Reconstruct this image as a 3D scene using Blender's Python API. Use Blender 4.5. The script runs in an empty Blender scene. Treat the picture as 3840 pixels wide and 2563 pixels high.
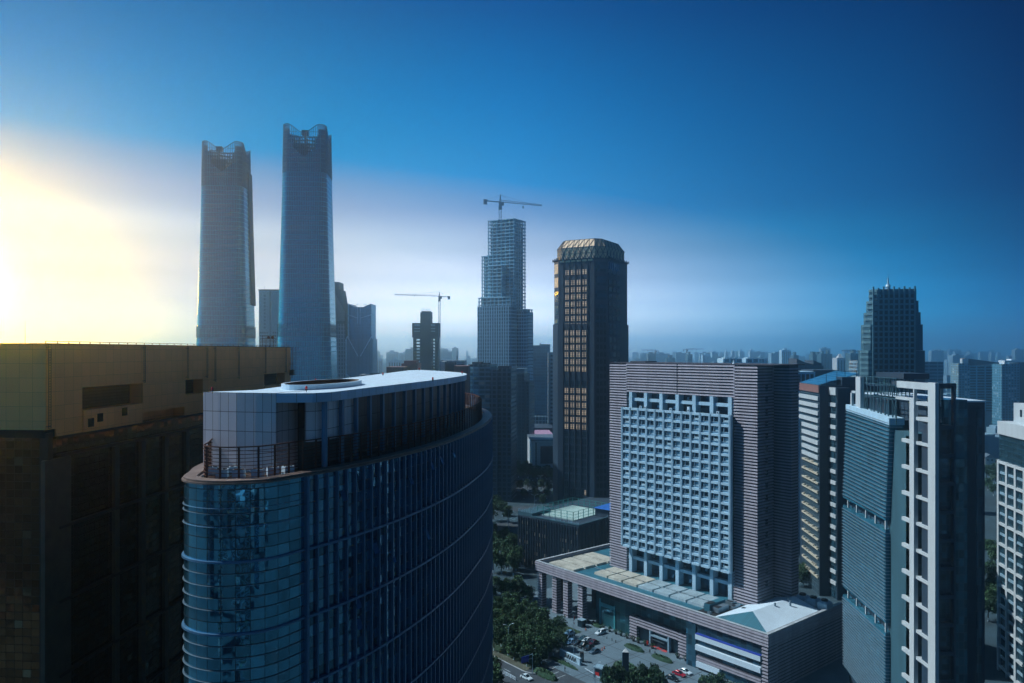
import bpy, math, random
from mathutils import Vector
R = math.radians
SC = bpy.context.scene

# ---------------------------------------------------------------- camera
F, CX, HY, H = 2859.0, 1920.0, 1319.0, 105.0        # focal length, optical axis, horizon (photo pixels) and eye height (m)
cam_d = bpy.data.cameras.new('camera')
cam_d.sensor_width = 36.0
cam_d.lens = F / 3840 * 36
cam_d.shift_y = 37.5 / 3840
cam_d.clip_start, cam_d.clip_end = 0.5, 40000
cam = bpy.data.objects.new('camera', cam_d)
SC.collection.objects.link(cam)
cam.location = (0, 0, H)
cam.rotation_euler = (R(90), 0, 0)
SC.camera = cam

# ---------------------------------------------------------------- sky
SUN_AZ, SUN_EL = -77.0, 48.0       # degrees, azimuth clockwise from the view direction (+Y)
wd = bpy.data.worlds.new('World')
SC.world = wd
wd.use_nodes = True
nt = wd.node_tree
nt.nodes.clear()
def wn(t, **k):
    n = nt.nodes.new(t)
    for a, b in k.items(): setattr(n, a, b)
    return n
def wm(op, a, b=None, c=None):
    n = nt.nodes.new('ShaderNodeMath'); n.operation = op
    for i, v in enumerate((a, b, c)):
        if v is None: continue
        if isinstance(v, (int, float)): n.inputs[i].default_value = v
        else: nt.links.new(v, n.inputs[i])
    return n.outputs[0]
def wmix(bt, f, a, b):
    n = nt.nodes.new('ShaderNodeMix'); n.data_type = 'RGBA'; n.blend_type = bt
    for i, v in ((0, f), (6, a), (7, b)):
        if isinstance(v, (int, float, tuple)): n.inputs[i].default_value = v
        else: nt.links.new(v, n.inputs[i])
    return n.outputs[2]
def wramp(fac, stops, interp='EASE'):
    n = nt.nodes.new('ShaderNodeValToRGB'); cr = n.color_ramp; cr.interpolation = interp
    while len(cr.elements) > 1: cr.elements.remove(cr.elements[-1])
    cr.elements[0].position = stops[0][0]; cr.elements[0].color = (*stops[0][1], 1)
    for p, c in stops[1:]:
        e = cr.elements.new(p); e.color = (*c, 1)
    nt.links.new(fac, n.inputs[0]); return n.outputs[0]
tc = wn('ShaderNodeTexCoord')
sx = wn('ShaderNodeSeparateXYZ'); nt.links.new(tc.outputs['Generated'], sx.inputs[0])
az = wm('MULTIPLY', wm('ARCTAN2', sx.outputs[0], sx.outputs[1]), 180 / math.pi)
el = wm('MULTIPLY', wm('ARCSINE', sx.outputs[2]), 180 / math.pi)
GLOW_AZ, GLOW_EL = -37.0, 3.6      # the hazy low-sun glow
rx = wm('DIVIDE', wm('SUBTRACT', az, -34.0), 59.0)
ry = wm('DIVIDE', wm('SUBTRACT', el, 3.0), 11.0)
rr = wm('SQRT', wm('ADD', wm('MULTIPLY', rx, rx), wm('MULTIPLY', ry, ry)))
halo = wramp(wm('DIVIDE', rr, 3.0), [
    (0.0, (.10, .13, .26)), (.06, (.16, .19, .34)), (.12, (.36, .42, .56)), (.19, (.50, .60, .78)),
    (.26, (.36, .48, .70)), (.305, (.19, .39, .66)), (.35, (.0, .33, .70)), (.5, (.0, .225, .54)),
    (.68, (.0, .105, .33)), (.85, (.0, .075, .21)), (1.0, (.0, .08, .19))], 'LINEAR')
side = wramp(wm('DIVIDE', wm('ADD', az, 180.0), 360.0), [
    (0.0, (.25, .42, .55)), (.11, (.62, .78, .88)), (.25, (.9, .9, .9)), (.40, (1, 1, 1)), (.46, (.86, .88, .92)), (.5, (.70, .77, .90)),
    (.545, (.33, .45, .58)), (.575, (.12, .28, .40)), (.595, (.04, .12, .22)), (.7, (.06, .10, .17)), (.85, (.10, .18, .26)), (1.0, (.25, .42, .55))], 'LINEAR')
# the pale haze low on the horizon keeps the right side from going too dark
lowband = wramp(wm('DIVIDE', wm('ADD', el, 10.0), 40.0), [
    (0.0, (.005, .04, .07)), (.24, (.01, .05, .09)), (.30, (.008, .06, .11)), (.42, (0, .01, .02)), (1.0, (0, 0, 0))], 'LINEAR')
sky = wn('ShaderNodeTexSky', sky_type='NISHITA', sun_disc=False)
sky.sun_elevation = R(SUN_EL); sky.sun_rotation = R(SUN_AZ)
sky.air_density = 1.0; sky.dust_density = 1.0
base = wmix('MULTIPLY', 1.0, halo, side)
base = wmix('ADD', 1.0, base, wmix('MULTIPLY', 1.0, lowband, side))
# denser air low down is lit from everywhere: the horizon band is the brightest part of the sky
boost = wramp(wm('DIVIDE', wm('ADD', el, 2.0), 16.0), [(0.0, (24, 13, 8)), (.15, (24, 13, 8)), (.26, (8, 5.4, 3.6)), (.36, (4.6, 3.4, 2.5)), (.48, (2.7, 2.15, 1.7)), (.62, (1.7, 1.5, 1.25)), (.8, (1.0, 1.0, 1.0)), (1.0, (1, 1, 1))], 'EASE')
base = wmix('MULTIPLY', 1.0, base, boost)
nish = wmix('MULTIPLY', 1.0, sky.outputs[0], (.0, .0034, .0062, 1))
base = wmix('ADD', 1.0, base, nish)
gd = Vector((math.sin(R(GLOW_AZ)) * math.cos(R(GLOW_EL)), math.cos(R(GLOW_AZ)) * math.cos(R(GLOW_EL)), math.sin(R(GLOW_EL))))
dp = wn('ShaderNodeVectorMath', operation='DOT_PRODUCT'); nt.links.new(tc.outputs['Generated'], dp.inputs[0]); dp.inputs[1].default_value = gd
ang = wm('MULTIPLY', wm('ARCCOSINE', wm('MINIMUM', dp.outputs['Value'], 1.0)), 180 / math.pi)
def gauss(sig, amp):
    q = wm('DIVIDE', ang, sig)
    return wm('MULTIPLY', wm('POWER', math.e, wm('MULTIPLY', wm('MULTIPLY', q, q), -1.0)), amp)
GLOW_AMP = 400.0
g1 = wmix('MULTIPLY', 1.0, gauss(2.2, GLOW_AMP), (1.0, .42, .012, 1))
base = wmix('ADD', 1.0, base, g1)
bg = wn('ShaderNodeBackground'); nt.links.new(base, bg.inputs[0]); bg.inputs[1].default_value = 0.95
wo = wn('ShaderNodeOutputWorld'); nt.links.new(bg.outputs[0], wo.inputs[0])
wd.cycles.sampling_method = 'MANUAL'
wd.cycles.sample_map_resolution = 2048

# ---------------------------------------------------------------- sun
sl = bpy.data.lights.new('sun', 'SUN'); sl.energy = 5.0; sl.angle = R(.5); sl.color = (1.0, .96, .94)
so = bpy.data.objects.new('sun', sl); SC.collection.objects.link(so)
sd = Vector((math.sin(R(SUN_AZ)) * math.cos(R(SUN_EL)), math.cos(R(SUN_AZ)) * math.cos(R(SUN_EL)), math.sin(R(SUN_EL))))
so.rotation_euler = sd.to_track_quat('Z', 'Y').to_euler()
so.location = (-200, 0, 300)

SC.view_settings.view_transform = 'Standard'
SC.view_settings.look = 'None'
SC.view_settings.exposure = 0.05
SC.view_settings.gamma = 1.0
SC.cycles.use_denoising = True
SC.cycles.volume_bounces = 12
SC.cycles.max_bounces = 14
SC.cycles.diffuse_bounces = 2
SC.cycles.glossy_bounces = 3
SC.cycles.sample_clamp_indirect = 4.0
SC.cycles.caustics_reflective = False
SC.cycles.caustics_refractive = False

# ---------------------------------------------------------------- helpers
rnd = random.Random(7)
COL = SC.collection
def PX(px, D): return (px - CX) / F * D
def PZ(py, D): return H - (py - HY) / F * D
def PG(px, py):
    D = F * H / (py - HY); return (PX(px, D), D)

class MB:
    """collects faces and links them as ONE mesh object"""
    def __init__(s): s.v = []; s.f = []; s.m = []; s.uv = {}
    def face(s, pts, m=0, uv=None):
        i = len(s.v); s.v += [tuple(p) for p in pts]
        if uv: s.uv[len(s.f)] = uv
        s.f.append(tuple(range(i, i + len(pts)))); s.m.append(m)
    def box(s, x0, x1, y0, y1, z0, z1, m=0, caps=True):
        if x1 < x0: x0, x1 = x1, x0
        if y1 < y0: y0, y1 = y1, y0
        if z1 < z0: z0, z1 = z1, z0
        i = len(s.v)
        s.v += [(x0, y0, z0), (x1, y0, z0), (x1, y1, z0), (x0, y1, z0), (x0, y0, z1), (x1, y0, z1), (x1, y1, z1), (x0, y1, z1)]
        fs = [(0, 1, 5, 4), (1, 2, 6, 5), (2, 3, 7, 6), (3, 0, 4, 7)] + ([(4, 5, 6, 7), (3, 2, 1, 0)] if caps else [])
        for q in fs: s.f.append(tuple(i + k for k in q)); s.m.append(m)
        return s
    def hexa(s, b, t, m=0):
        """bottom ring b and top ring t of the same length, closed"""
        n = len(b); i = len(s.v); s.v += [tuple(p) for p in b] + [tuple(p) for p in t]
        for k in range(n):
            j = (k + 1) % n; s.f.append((i + k, i + j, i + n + j, i + n + k)); s.m.append(m)
        s.f.append(tuple(i + n + k for k in range(n))); s.m.append(m)
        s.f.append(tuple(i + k for k in reversed(range(n)))); s.m.append(m)
        return s
    def prism(s, poly, z0, z1, m=0):
        return s.hexa([(x, y, z0) for x, y in poly], [(x, y, z1) for x, y in poly], m)
    def bar(s, p, q, w, h=None, m=0):
        p, q = Vector(p), Vector(q); h = h or w; d = q - p
        if d.length < 1e-6: return s
        d.normalize(); u = d.cross(Vector((0, 0, 1)))
        if u.length < 1e-3: u = Vector((1, 0, 0))
        u.normalize(); n = u.cross(d)
        u *= w / 2; n *= h / 2
        return s.hexa([p - u - n, p + u - n, p + u + n, p - u + n], [q - u - n, q + u - n, q + u + n, q - u + n], m)
    def tube(s, p, q, r0, r1=None, n=8, m=0):
        p, q = Vector(p), Vector(q); r1 = r0 if r1 is None else r1; d = (q - p).normalized()
        u = d.cross(Vector((0, 0, 1)))
        if u.length < 1e-3: u = Vector((1, 0, 0))
        u.normalize(); w = d.cross(u)
        cs = [(math.cos(2 * math.pi * k / n), math.sin(2 * math.pi * k / n)) for k in range(n)]
        return s.hexa([p + (u * a + w * b) * r0 for a, b in cs], [q + (u * a + w * b) * r1 for a, b in cs], m)
    def strip(s, path, z0, z1, m=0, closed=False, uvs=True):
        """vertical wall along a plan path, uv in metres"""
        n = len(path); L = 0
        for k in range(n if closed else n - 1):
            p, q = path[k], path[(k + 1) % n]; d = math.hypot(q[0] - p[0], q[1] - p[1])
            s.face([(p[0], p[1], z0), (q[0], q[1], z0), (q[0], q[1], z1), (p[0], p[1], z1)], m,
                   [(L, z0), (L + d, z0), (L + d, z1), (L, z1)])
            L += d
        return s
    def mesh(s, name, mats, smooth=False):
        me = bpy.data.meshes.new(name)
        me.from_pydata(s.v, [], s.f)
        for m in (mats if isinstance(mats, (list, tuple)) else [mats]): me.materials.append(m)
        me.polygons.foreach_set('material_index', s.m)
        if smooth: me.polygons.foreach_set('use_smooth', [True] * len(s.f))
        ul = me.uv_layers.new(name='UVMap').data
        me.calc_loop_triangles()
        for p in me.polygons:
            u = s.uv.get(p.index)
            if u:
                for k, li in enumerate(p.loop_indices): ul[li].uv = u[k]
                continue
            n = p.normal
            if abs(n.z) > .75: 
                for li in p.loop_indices:
                    c = me.vertices[me.loops[li].vertex_index].co; ul[li].uv = (c.x, c.y)
            else:
                t = Vector((-n.y, n.x, 0)).normalized()
                for li in p.loop_indices:
                    c = me.vertices[me.loops[li].vertex_index].co; ul[li].uv = (c.x * t.x + c.y * t.y, c.z)
        me.update(); return me
    def build(s, name, mats, parent=None, smooth=False, loc=None):
        return link(name, s.mesh(name, mats, smooth), parent, loc)
def link(name, me, parent=None, loc=None, rz=0.0):
    o = bpy.data.objects.new(name, me); COL.objects.link(o)
    if parent: o.parent = parent
    if loc: o.location = loc
    if rz: o.rotation_euler = (0, 0, rz)
    return o
def tag(o, label=None, cat=None, group=None, kind=None):
    if label: o['label'] = label
    if cat: o['category'] = cat
    if group: o['group'] = group
    if kind: o['kind'] = kind
    return o
def thing(name, label, cat, loc=(0, 0, 0), rz=0.0, group=None):
    o = bpy.data.objects.new(name, None); COL.objects.link(o)
    o.empty_display_size = 1; o.location = loc; o.rotation_euler = (0, 0, rz)
    return tag(o, label, cat, group)
def dup(o, loc, rz=0.0, label=None, group=None, scale=None):
    c = o.copy(); COL.objects.link(c); c.location = loc; c.rotation_euler = (0, 0, rz)
    if scale: c.scale = (scale,) * 3 if not isinstance(scale, tuple) else scale
    if label: c['label'] = label
    if group: c['group'] = group
    for ch in list(o.children):
        k = ch.copy(); COL.objects.link(k); k.parent = c
        for g in list(ch.children):
            q = g.copy(); COL.objects.link(q); q.parent = k
    return c
def resize(root, k, drop):
    """give a thing drawn with its ground at -drop its real size k"""
    root.scale = (k, k, k)
    for ch in root.children: ch.location.z += drop
class Fr:
    """a building's own frame: x along its front to the right, y into its depth, origin at its front-left corner"""
    def __init__(s, px, D, th):
        s.ox, s.oy, s.c, s.s, s.th = PX(px, D), D, math.cos(R(th)), math.sin(R(th)), th
    def a(s, px, v=0.0):
        k = (px - CX) / F; return (k * (s.oy + s.c * v) - s.ox - s.s * v) / (s.c + k * s.s)
    def v(s, px, a=0.0):
        k = (px - CX) / F; return (k * (s.oy - s.s * a) - s.ox - s.c * a) / (s.s - k * s.c)
    def z(s, py, a=0.0, v=0.0): return PZ(py, s.oy - s.s * a + s.c * v)
    def w(s, a, v, z=0.0): return (s.ox + s.c * a + s.s * v, s.oy - s.s * a + s.c * v, z)
    def root(s, name, label, cat, group=None):
        return thing(name, label, cat, (s.ox, s.oy, 0), -R(s.th), group)
def panes(parent, items, mats, name='window', limit=100, sub=None):
    """items: (mesh key, builder, location) nearest first; the first `limit` become parts, the rest one stuff part"""
    cache = {}
    for key, fn, loc in items[:limit]:
        if key not in cache:
            b = MB(); fn(b, 0, 0, 0); cache[key] = b.mesh(name, mats)
        o = link(name, cache[key], parent, loc)
        if sub: link(sub[0], sub[1], o)
    if len(items) > limit:
        b = MB()
        for key, fn, loc in items[limit:]:
            fn(b, *loc)
            if sub: sub[2](b, *loc)
        o = b.build(name, mats, parent); o['kind'] = 'stuff'

# ---------------------------------------------------------------- materials
def nodes(name):
    m = bpy.data.materials.new(name); m.use_nodes = True
    t = m.node_tree; return m, t, t.nodes['Principled BSDF']
TINT = (.68, .93, 1.07)           # overall blue grade put into the base colours
def cool(c): return tuple(min(1.0, a * b) for a, b in zip(c, TINT))
def mat(name, col, rough=.7, metal=0.0, var=.25, scale=.35, bump=0.0, spec=.4, streak=False, warm=False):
    if warm is False: col = cool(col)
    m, t, b = nodes(name)
    b.inputs['Roughness'].default_value = rough; b.inputs['Metallic'].default_value = metal
    b.inputs['Specular IOR Level'].default_value = spec
    tcn = t.nodes.new('ShaderNodeTexCoord'); mp = t.nodes.new('ShaderNodeMapping')
    t.links.new(tcn.outputs['Object'], mp.inputs[0])
    if streak: mp.inputs['Scale'].default_value = (1.0, 1.0, .12)
    nz = t.nodes.new('ShaderNodeTexNoise'); nz.inputs['Scale'].default_value = scale; nz.inputs['Detail'].default_value = 6; nz.inputs['Roughness'].default_value = .65
    t.links.new(mp.outputs[0], nz.inputs['Vector'])
    rp = t.nodes.new('ShaderNodeValToRGB')
    lo = 1 - var; hi = 1 + var
    rp.color_ramp.elements[0].position = .3; rp.color_ramp.elements[1].position = .72
    rp.color_ramp.elements[0].color = (*[c * lo for c in col], 1); rp.color_ramp.elements[1].color = (*[min(1, c * hi) for c in col], 1)
    t.links.new(nz.outputs[0], rp.inputs[0]); t.links.new(rp.outputs[0], b.inputs['Base Color'])
    if bump:
        bp = t.nodes.new('ShaderNodeBump'); bp.inputs['Strength'].default_value = bump; bp.inputs['Distance'].default_value = .1
        n2 = t.nodes.new('ShaderNodeTexNoise'); n2.inputs['Scale'].default_value = scale * 12; n2.inputs['Detail'].default_value = 4
        t.links.new(tcn.outputs['Object'], n2.inputs['Vector']); t.links.new(n2.outputs[0], bp.inputs['Height']); t.links.new(bp.outputs[0], b.inputs['Normal'])
    return m
def emis(name, col, st):
    m, t, b = nodes(name); b.inputs['Base Color'].default_value = (*col, 1)
    b.inputs['Emission Color'].default_value = (*col, 1); b.inputs['Emission Strength'].default_value = st; return m
def winglow(name, col, lo, hi):
    """a window pane given a glow in its material, each a little different"""
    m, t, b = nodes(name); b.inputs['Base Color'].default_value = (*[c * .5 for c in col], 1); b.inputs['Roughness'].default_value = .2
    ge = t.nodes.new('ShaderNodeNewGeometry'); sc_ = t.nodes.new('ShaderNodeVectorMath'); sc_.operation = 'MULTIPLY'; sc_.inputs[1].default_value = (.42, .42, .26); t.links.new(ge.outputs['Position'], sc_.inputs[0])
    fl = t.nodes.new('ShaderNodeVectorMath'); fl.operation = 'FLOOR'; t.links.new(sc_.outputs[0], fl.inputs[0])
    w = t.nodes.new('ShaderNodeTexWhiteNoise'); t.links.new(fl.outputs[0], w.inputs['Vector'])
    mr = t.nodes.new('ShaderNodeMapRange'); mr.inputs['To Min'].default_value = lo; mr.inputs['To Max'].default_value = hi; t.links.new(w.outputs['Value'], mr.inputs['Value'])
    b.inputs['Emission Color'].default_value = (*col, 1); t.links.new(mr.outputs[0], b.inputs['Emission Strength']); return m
def grid(name, pw, ph, col, line, lw=.1, lh=.1, tilt=.03, metal=.5, rough=.06, wav=.02, wsc=.35, vary=.5, line_rough=.6, lit=None, off=(0, 0), alt=None, warm=False):
    """panes pw x ph metres (uv) in a frame; every pane a little out of plane, as curtain-wall glass is"""
    if not warm: col, line = cool(col), cool(line)
    m, t, b = nodes(name); N = t.nodes.new; K = t.links.new
    def mt(op, a, c=None):
        n = N('ShaderNodeMath'); n.operation = op
        for i, v in enumerate((a, c)):
            if v is None: continue
            if isinstance(v, (int, float)): n.inputs[i].default_value = v
            else: K(v, n.inputs[i])
        return n.outputs[0]
    uv = N('ShaderNodeUVMap'); uv.uv_map = 'UVMap'; sp = N('ShaderNodeSeparateXYZ'); K(uv.outputs[0], sp.inputs[0])
    U = mt('DIVIDE', mt('ADD', sp.outputs[0], off[0] + 500 * pw), pw); V = mt('DIVIDE', mt('ADD', sp.outputs[1], off[1] + 500 * ph), ph)
    fu, fv = mt('FRACT', U), mt('FRACT', V)
    isl = mt('MAXIMUM', mt('LESS_THAN', fu, lw / pw), mt('LESS_THAN', fv, lh / ph))
    cb = N('ShaderNodeCombineXYZ'); K(mt('FLOOR', U), cb.inputs[0]); K(mt('FLOOR', V), cb.inputs[1])
    wnz = N('ShaderNodeTexWhiteNoise'); wnz.noise_dimensions = '3D'; K(cb.outputs[0], wnz.inputs['Vector'])
    cr = N('ShaderNodeValToRGB'); cr.color_ramp.elements[0].color = (*[c * (1 - vary) for c in col], 1); cr.color_ramp.elements[1].color = (*[min(1, c * (1 + vary)) for c in col], 1)
    if alt:
        cr.color_ramp.elements[1].position = 1 - alt[1] - .01
        e = cr.color_ramp.elements.new(1 - alt[1]); e.color = (*alt[0], 1)
    K(wnz.outputs['Value'], cr.inputs[0])
    mx = N('ShaderNodeMix'); mx.data_type = 'RGBA'; K(isl, mx.inputs[0]); K(cr.outputs[0], mx.inputs[6]); mx.inputs[7].default_value = (*line, 1)
    K(mx.outputs[2], b.inputs['Base Color'])
    inv = mt('SUBTRACT', 1.0, isl)
    K(mt('MULTIPLY', inv, metal), b.inputs['Metallic'])
    K(mt('ADD', mt('MULTIPLY', inv, rough), mt('MULTIPLY', isl, line_rough)), b.inputs['Roughness'])
    ge = N('ShaderNodeNewGeometry')
    v1 = N('ShaderNodeVectorMath'); v1.operation = 'SUBTRACT'; K(wnz.outputs['Color'], v1.inputs[0]); v1.inputs[1].default_value = (.5, .5, .5)
    v2 = N('ShaderNodeVectorMath'); v2.operation = 'SCALE'; K(v1.outputs[0], v2.inputs[0]); K(mt('MULTIPLY', inv, tilt), v2.inputs['Scale'])
    nz = N('ShaderNodeTexNoise'); nz.inputs['Scale'].default_value = wsc; nz.inputs['Detail'].default_value = 2.0
    pa = N('ShaderNodeVectorMath'); pa.operation = 'MULTIPLY_ADD'; K(cb.outputs[0], pa.inputs[0]); pa.inputs[1].default_value = (3.7, 5.3, 0); K(uv.outputs[0], pa.inputs[2])
    K(pa.outputs[0], nz.inputs['Vector'])
    v3 = N('ShaderNodeVectorMath'); v3.operation = 'SUBTRACT'; K(nz.outputs['Color'], v3.inputs[0]); v3.inputs[1].default_value = (.5, .5, .5)
    v4 = N('ShaderNodeVectorMath'); v4.operation = 'SCALE'; K(v3.outputs[0], v4.inputs[0]); K(mt('MULTIPLY', inv, wav), v4.inputs['Scale'])
    v5 = N('ShaderNodeVectorMath'); v5.operation = 'ADD'; K(ge.outputs['Normal'], v5.inputs[0]); K(v2.outputs[0], v5.inputs[1])
    v6 = N('ShaderNodeVectorMath'); v6.operation = 'ADD'; K(v5.outputs[0], v6.inputs[0]); K(v4.outputs[0], v6.inputs[1])
    v7 = N('ShaderNodeVectorMath'); v7.operation = 'NORMALIZE'; K(v6.outputs[0], v7.inputs[0]); K(v7.outputs[0], b.inputs['Normal'])
    return m

M = dict(
    rib=mat('pink_ribbed_stone', (.34, .275, .30), .8, var=.22, scale=.5, streak=True),
    ribdark=mat('dark_joint_stone', (.06, .05, .06), .9),
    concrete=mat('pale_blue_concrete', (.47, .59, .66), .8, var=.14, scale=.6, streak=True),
    concdark=mat('raw_concrete', (.24, .30, .34), .9, var=.3, scale=.2),
    white=mat('white_panel', (.72, .74, .77), .45, var=.05, scale=.3),
    roofwhite=mat('white_roof_membrane', (.74, .75, .77), .6, var=.09, scale=.15),
    teal=mat('teal_roof_coating', (.025, .13, .17), .6, var=.25, scale=.12),
    skylight=mat('pale_skylight', (.58, .47, .37), .5, var=.3, scale=.25),
    skygrey=mat('weathered_skylight', (.36, .40, .41), .5, var=.3, scale=.25),
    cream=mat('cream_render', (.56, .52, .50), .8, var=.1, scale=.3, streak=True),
    brick=mat('brown_red_cladding', (.19, .11, .105), .8, var=.2, warm=True),
    steel=mat('grey_steel', (.25, .28, .31), .45, .5, var=.2),
    darkmetal=mat('dark_brown_metal', (.045, .028, .022), .55, .2, var=.3, warm=True),
    black=mat('black_void', (.006, .008, .011), .8),
    navy=mat('dark_navy_stone', (.022, .045, .07), .55, var=.25, scale=.4, streak=True),
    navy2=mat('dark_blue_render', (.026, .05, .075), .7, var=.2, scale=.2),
    tealstone=mat('teal_grey_stone', (.035, .10, .125), .8, var=.2, scale=.3, streak=True),
    glintglass=winglow('sun_glint_window', (.88, .69, .48), .05, .27),  # sun's golden reflection put into these panes as a glow
    palewin=winglow('pale_glow_window', (.7, .62, .5), .0, .10),
    sungold=mat('sun_gold_crown_glass', (.56, .46, .31), .35, .15, var=.25, scale=.2, warm=True),  # sun's reflection on the crown put into the base colour
    dglass=mat('dark_glass', (.02, .05, .07), .08, .45, var=.4, scale=.2),
    bglass=mat('blue_glass', (.07, .17, .24), .08, .5, var=.4, scale=.25),
    mullion=mat('pale_mullion', (.34, .44, .5), .5, .2),
    asphalt=mat('asphalt', (.05, .06, .07), .9, var=.25, scale=.15, bump=.2),
    paving=mat('grey_paving', (.125, .165, .19), .85, var=.25, scale=.12, bump=.15),
    joint=mat('dark_paving_joint', (.06, .07, .085), .9),
    kerb=mat('kerb_stone', (.42, .40, .40), .8),
    line=mat('white_road_paint', (.7, .72, .72), .7),
    soil=mat('brown_soil_verge', (.09, .085, .06), 1, var=.4, scale=.3),
    lawn=mat('dark_lawn', (.02, .045, .022), 1, var=.5, scale=.2),
    ground=mat('city_ground', (.03, .06, .075), .95, var=.5, scale=.02),
    leaf=mat('dark_leaf', (.025, .07, .035), .8, var=.5, scale=.5),
    leaf2=mat('mid_leaf', (.055, .12, .045), .8, var=.5, scale=.5),
    bark=mat('bark', (.06, .045, .035), .95, var=.3, scale=2),
    red=mat('red_paint', (.5, .02, .02), .5, var=.1, warm=True),
    redmat=mat('red_mat', (.36, .05, .06), .95, var=.2, warm=True),
    orange=mat('orange_plastic', (.62, .12, .04), .6, var=.1, warm=True),
    blue=mat('blue_sign', (.02, .05, .32), .5, var=.1),
    blueroof=mat('blue_sheet_roof', (.02, .13, .42), .5, var=.2),
    pink=mat('pink_sheet_roof', (.55, .28, .38), .7, var=.2),
    court=mat('pale_court', (.42, .50, .44), .85, var=.15, scale=.3),
    fence=mat('green_mesh_fence', (.05, .26, .24), .6),
    skin=mat('skin', (.42, .27, .2), .6, warm=True), cloth=mat('dark_clothes', (.012, .014, .02), .9),
    tyre=mat('tyre', (.012, .012, .013), .8), chrome=mat('chrome', (.6, .62, .65), .2, .9),
)
# ================================================================ ground and roads
from mathutils.geometry import tessellate_polygon
def structure(name, bm, m):
    o = bm.build(name, m); o['kind'] = 'structure'; return o
HT = Fr(2010, 314.6, 50.4)                 # the hotel's frame, which the streets here follow
def hq(bm, a0, a1, v0, v1, z, m=0):
    bm.face([HT.w(a0, v0, z), HT.w(a1, v0, z), HT.w(a1, v1, z), HT.w(a0, v1, z)], m)
b = MB(); n = 48
b.face([(12000 * math.cos(2 * math.pi * k / n), 12000 * math.sin(2 * math.pi * k / n), -.02) for k in range(n)])
structure('ground', b, M['ground'])
b = MB(); hq(b, -420, 300, -59.5, -45.7, .004); structure('road', b, M['asphalt'])
b = MB(); hq(b, 46, 70, -45.7, -36, .008)                                   # the drive mouth
b.face([HT.w(*p, .004) for p in ((-420, -75), (300, -75), (300, -62), (-420, -62))]); structure('side_road', b, M['asphalt'])
b = MB(); hq(b, 33, 150, -36, 46, .012); hq(b, -14, 33, -6, 46, .012); hq(b, 70, 130, -45.2, -36, .012); structure('plaza', b, M['paving'])
b = MB()
for v in (-32, -24, -16, -8): hq(b, 33, 107, v, v + .35, .02)
for a in (37, 48, 59, 61, 72, 83, 94): hq(b, a, a + .35, -36, -.5, .024)
structure('paving_joints', b, M['joint'])
b = MB()
for k in range(-40, 40): hq(b, k * 8.0, k * 8.0 + 3.2, -49.4, -49.25, .012)
for a in (50, 53.2, 56.4): hq(b, a, a + .14, -44, -37, .02)
structure('road_markings', b, M['line'])
b = MB()
def kerb(pts, w=.35, h=.14):
    for p, q in zip(pts, pts[1:]):
        P, Q = Vector(HT.w(*p, h / 2)), Vector(HT.w(*q, h / 2)); b.bar(P, Q, w, h)
kerb([(-420, -45.6), (46, -45.6), (48.5, -44.8), (50, -43), (50.3, -36)]); kerb([(71, -36), (71.6, -43), (73.5, -45.2), (77, -45.7), (300, -45.7)]); kerb([(-420, -60.6), (300, -60.6)])
structure('kerb', b, M['kerb'])
b = MB(); hq(b, -420, 46, -45.3, -42, .02); structure('pavement', b, M['soil'])
b = MB(); hq(b, -420, -14, -42, -6, .012); hq(b, -14, 33, -42, -6, .016); hq(b, 33, 46, -42, -36, .02); structure('lawn', b, M['lawn'])
b = MB()
for D, w, x0, x1 in ((452, 9, -60, 25), (505, 7, -60, 60), (585, 10, -80, 90), (612, 6, -80, 90), (655, 9, -80, 120)):
    b.face([(x0, D - w, .004), (x1, D - w + 8, .004), (x1, D + w + 8, .004), (x0, D + w, .004)])
structure('avenue', b, M['asphalt'])

# ================================================================ oval glass tower
OX, OY, KS, DROP = -30.0, 190.0, .75, 35.0     # plan drawn at 4/3 of its size
def catmull(pts, closed, step=.6):
    out = []; n = len(pts)
    for k in range(n if closed else n - 1):
        g = lambda i: pts[i % n] if closed else pts[max(0, min(n - 1, i))]
        p0, p1, p2, p3 = g(k - 1), g(k), g(k + 1), g(k + 2)
        L = math.hypot(p2[0] - p1[0], p2[1] - p1[1]); m = max(2, int(L / step))
        for j in range(m):
            t = j / m
            out.append(tuple(.5 * (2 * p1[i] + (p2[i] - p0[i]) * t + (2 * p0[i] - 5 * p1[i] + 4 * p2[i] - p3[i]) * t * t + (3 * p1[i] - p0[i] - 3 * p2[i] + p3[i]) * t ** 3) for i in (0, 1)))
    if not closed: out.append(pts[-1])
    return out
def offset(path, d, closed):
    """push a counter-clockwise path outwards by d"""
    out = []; n = len(path)
    for k in range(n):
        p = path[(k - 1) % n] if closed or k else path[k]; q = path[(k + 1) % n] if closed or k < n - 1 else path[k]
        t = Vector((q[0] - p[0], q[1] - p[1])).normalized(); out.append((path[k][0] + t.y * d, path[k][1] - t.x * d))
    return out
def along(path, s):
    for p, q in zip(path, path[1:]):
        L = math.hypot(q[0] - p[0], q[1] - p[1])
        if s <= L: t = s / L; return ((p[0] + (q[0] - p[0]) * t, p[1] + (q[1] - p[1]) * t), ((q[0] - p[0]) / L, (q[1] - p[1]) / L))
        s -= L
    return None
def plen(path): return sum(math.hypot(q[0] - p[0], q[1] - p[1]) for p, q in zip(path, path[1:]))
RIM = [(-52.4, 124), (-51, 118.6), (-47.3, 115.6), (-42.9, 114.9), (-37.4, 117), (-33.3, 122.8), (-27.9, 131.5), (-22.6, 142.6), (-16.7, 158.8), (-12.2, 176.3),
       (-8.5, 198.6), (-7.1, 212), (-6.4, 229.5), (-7.5, 248), (-11, 265), (-18, 280), (-28, 291), (-36, 294), (-41, 286), (-44, 262), (-48, 220), (-52, 170), (-54, 140), (-53.8, 130)]
rim = [(x - OX, y - OY) for x, y in catmull(RIM, True)]
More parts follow.
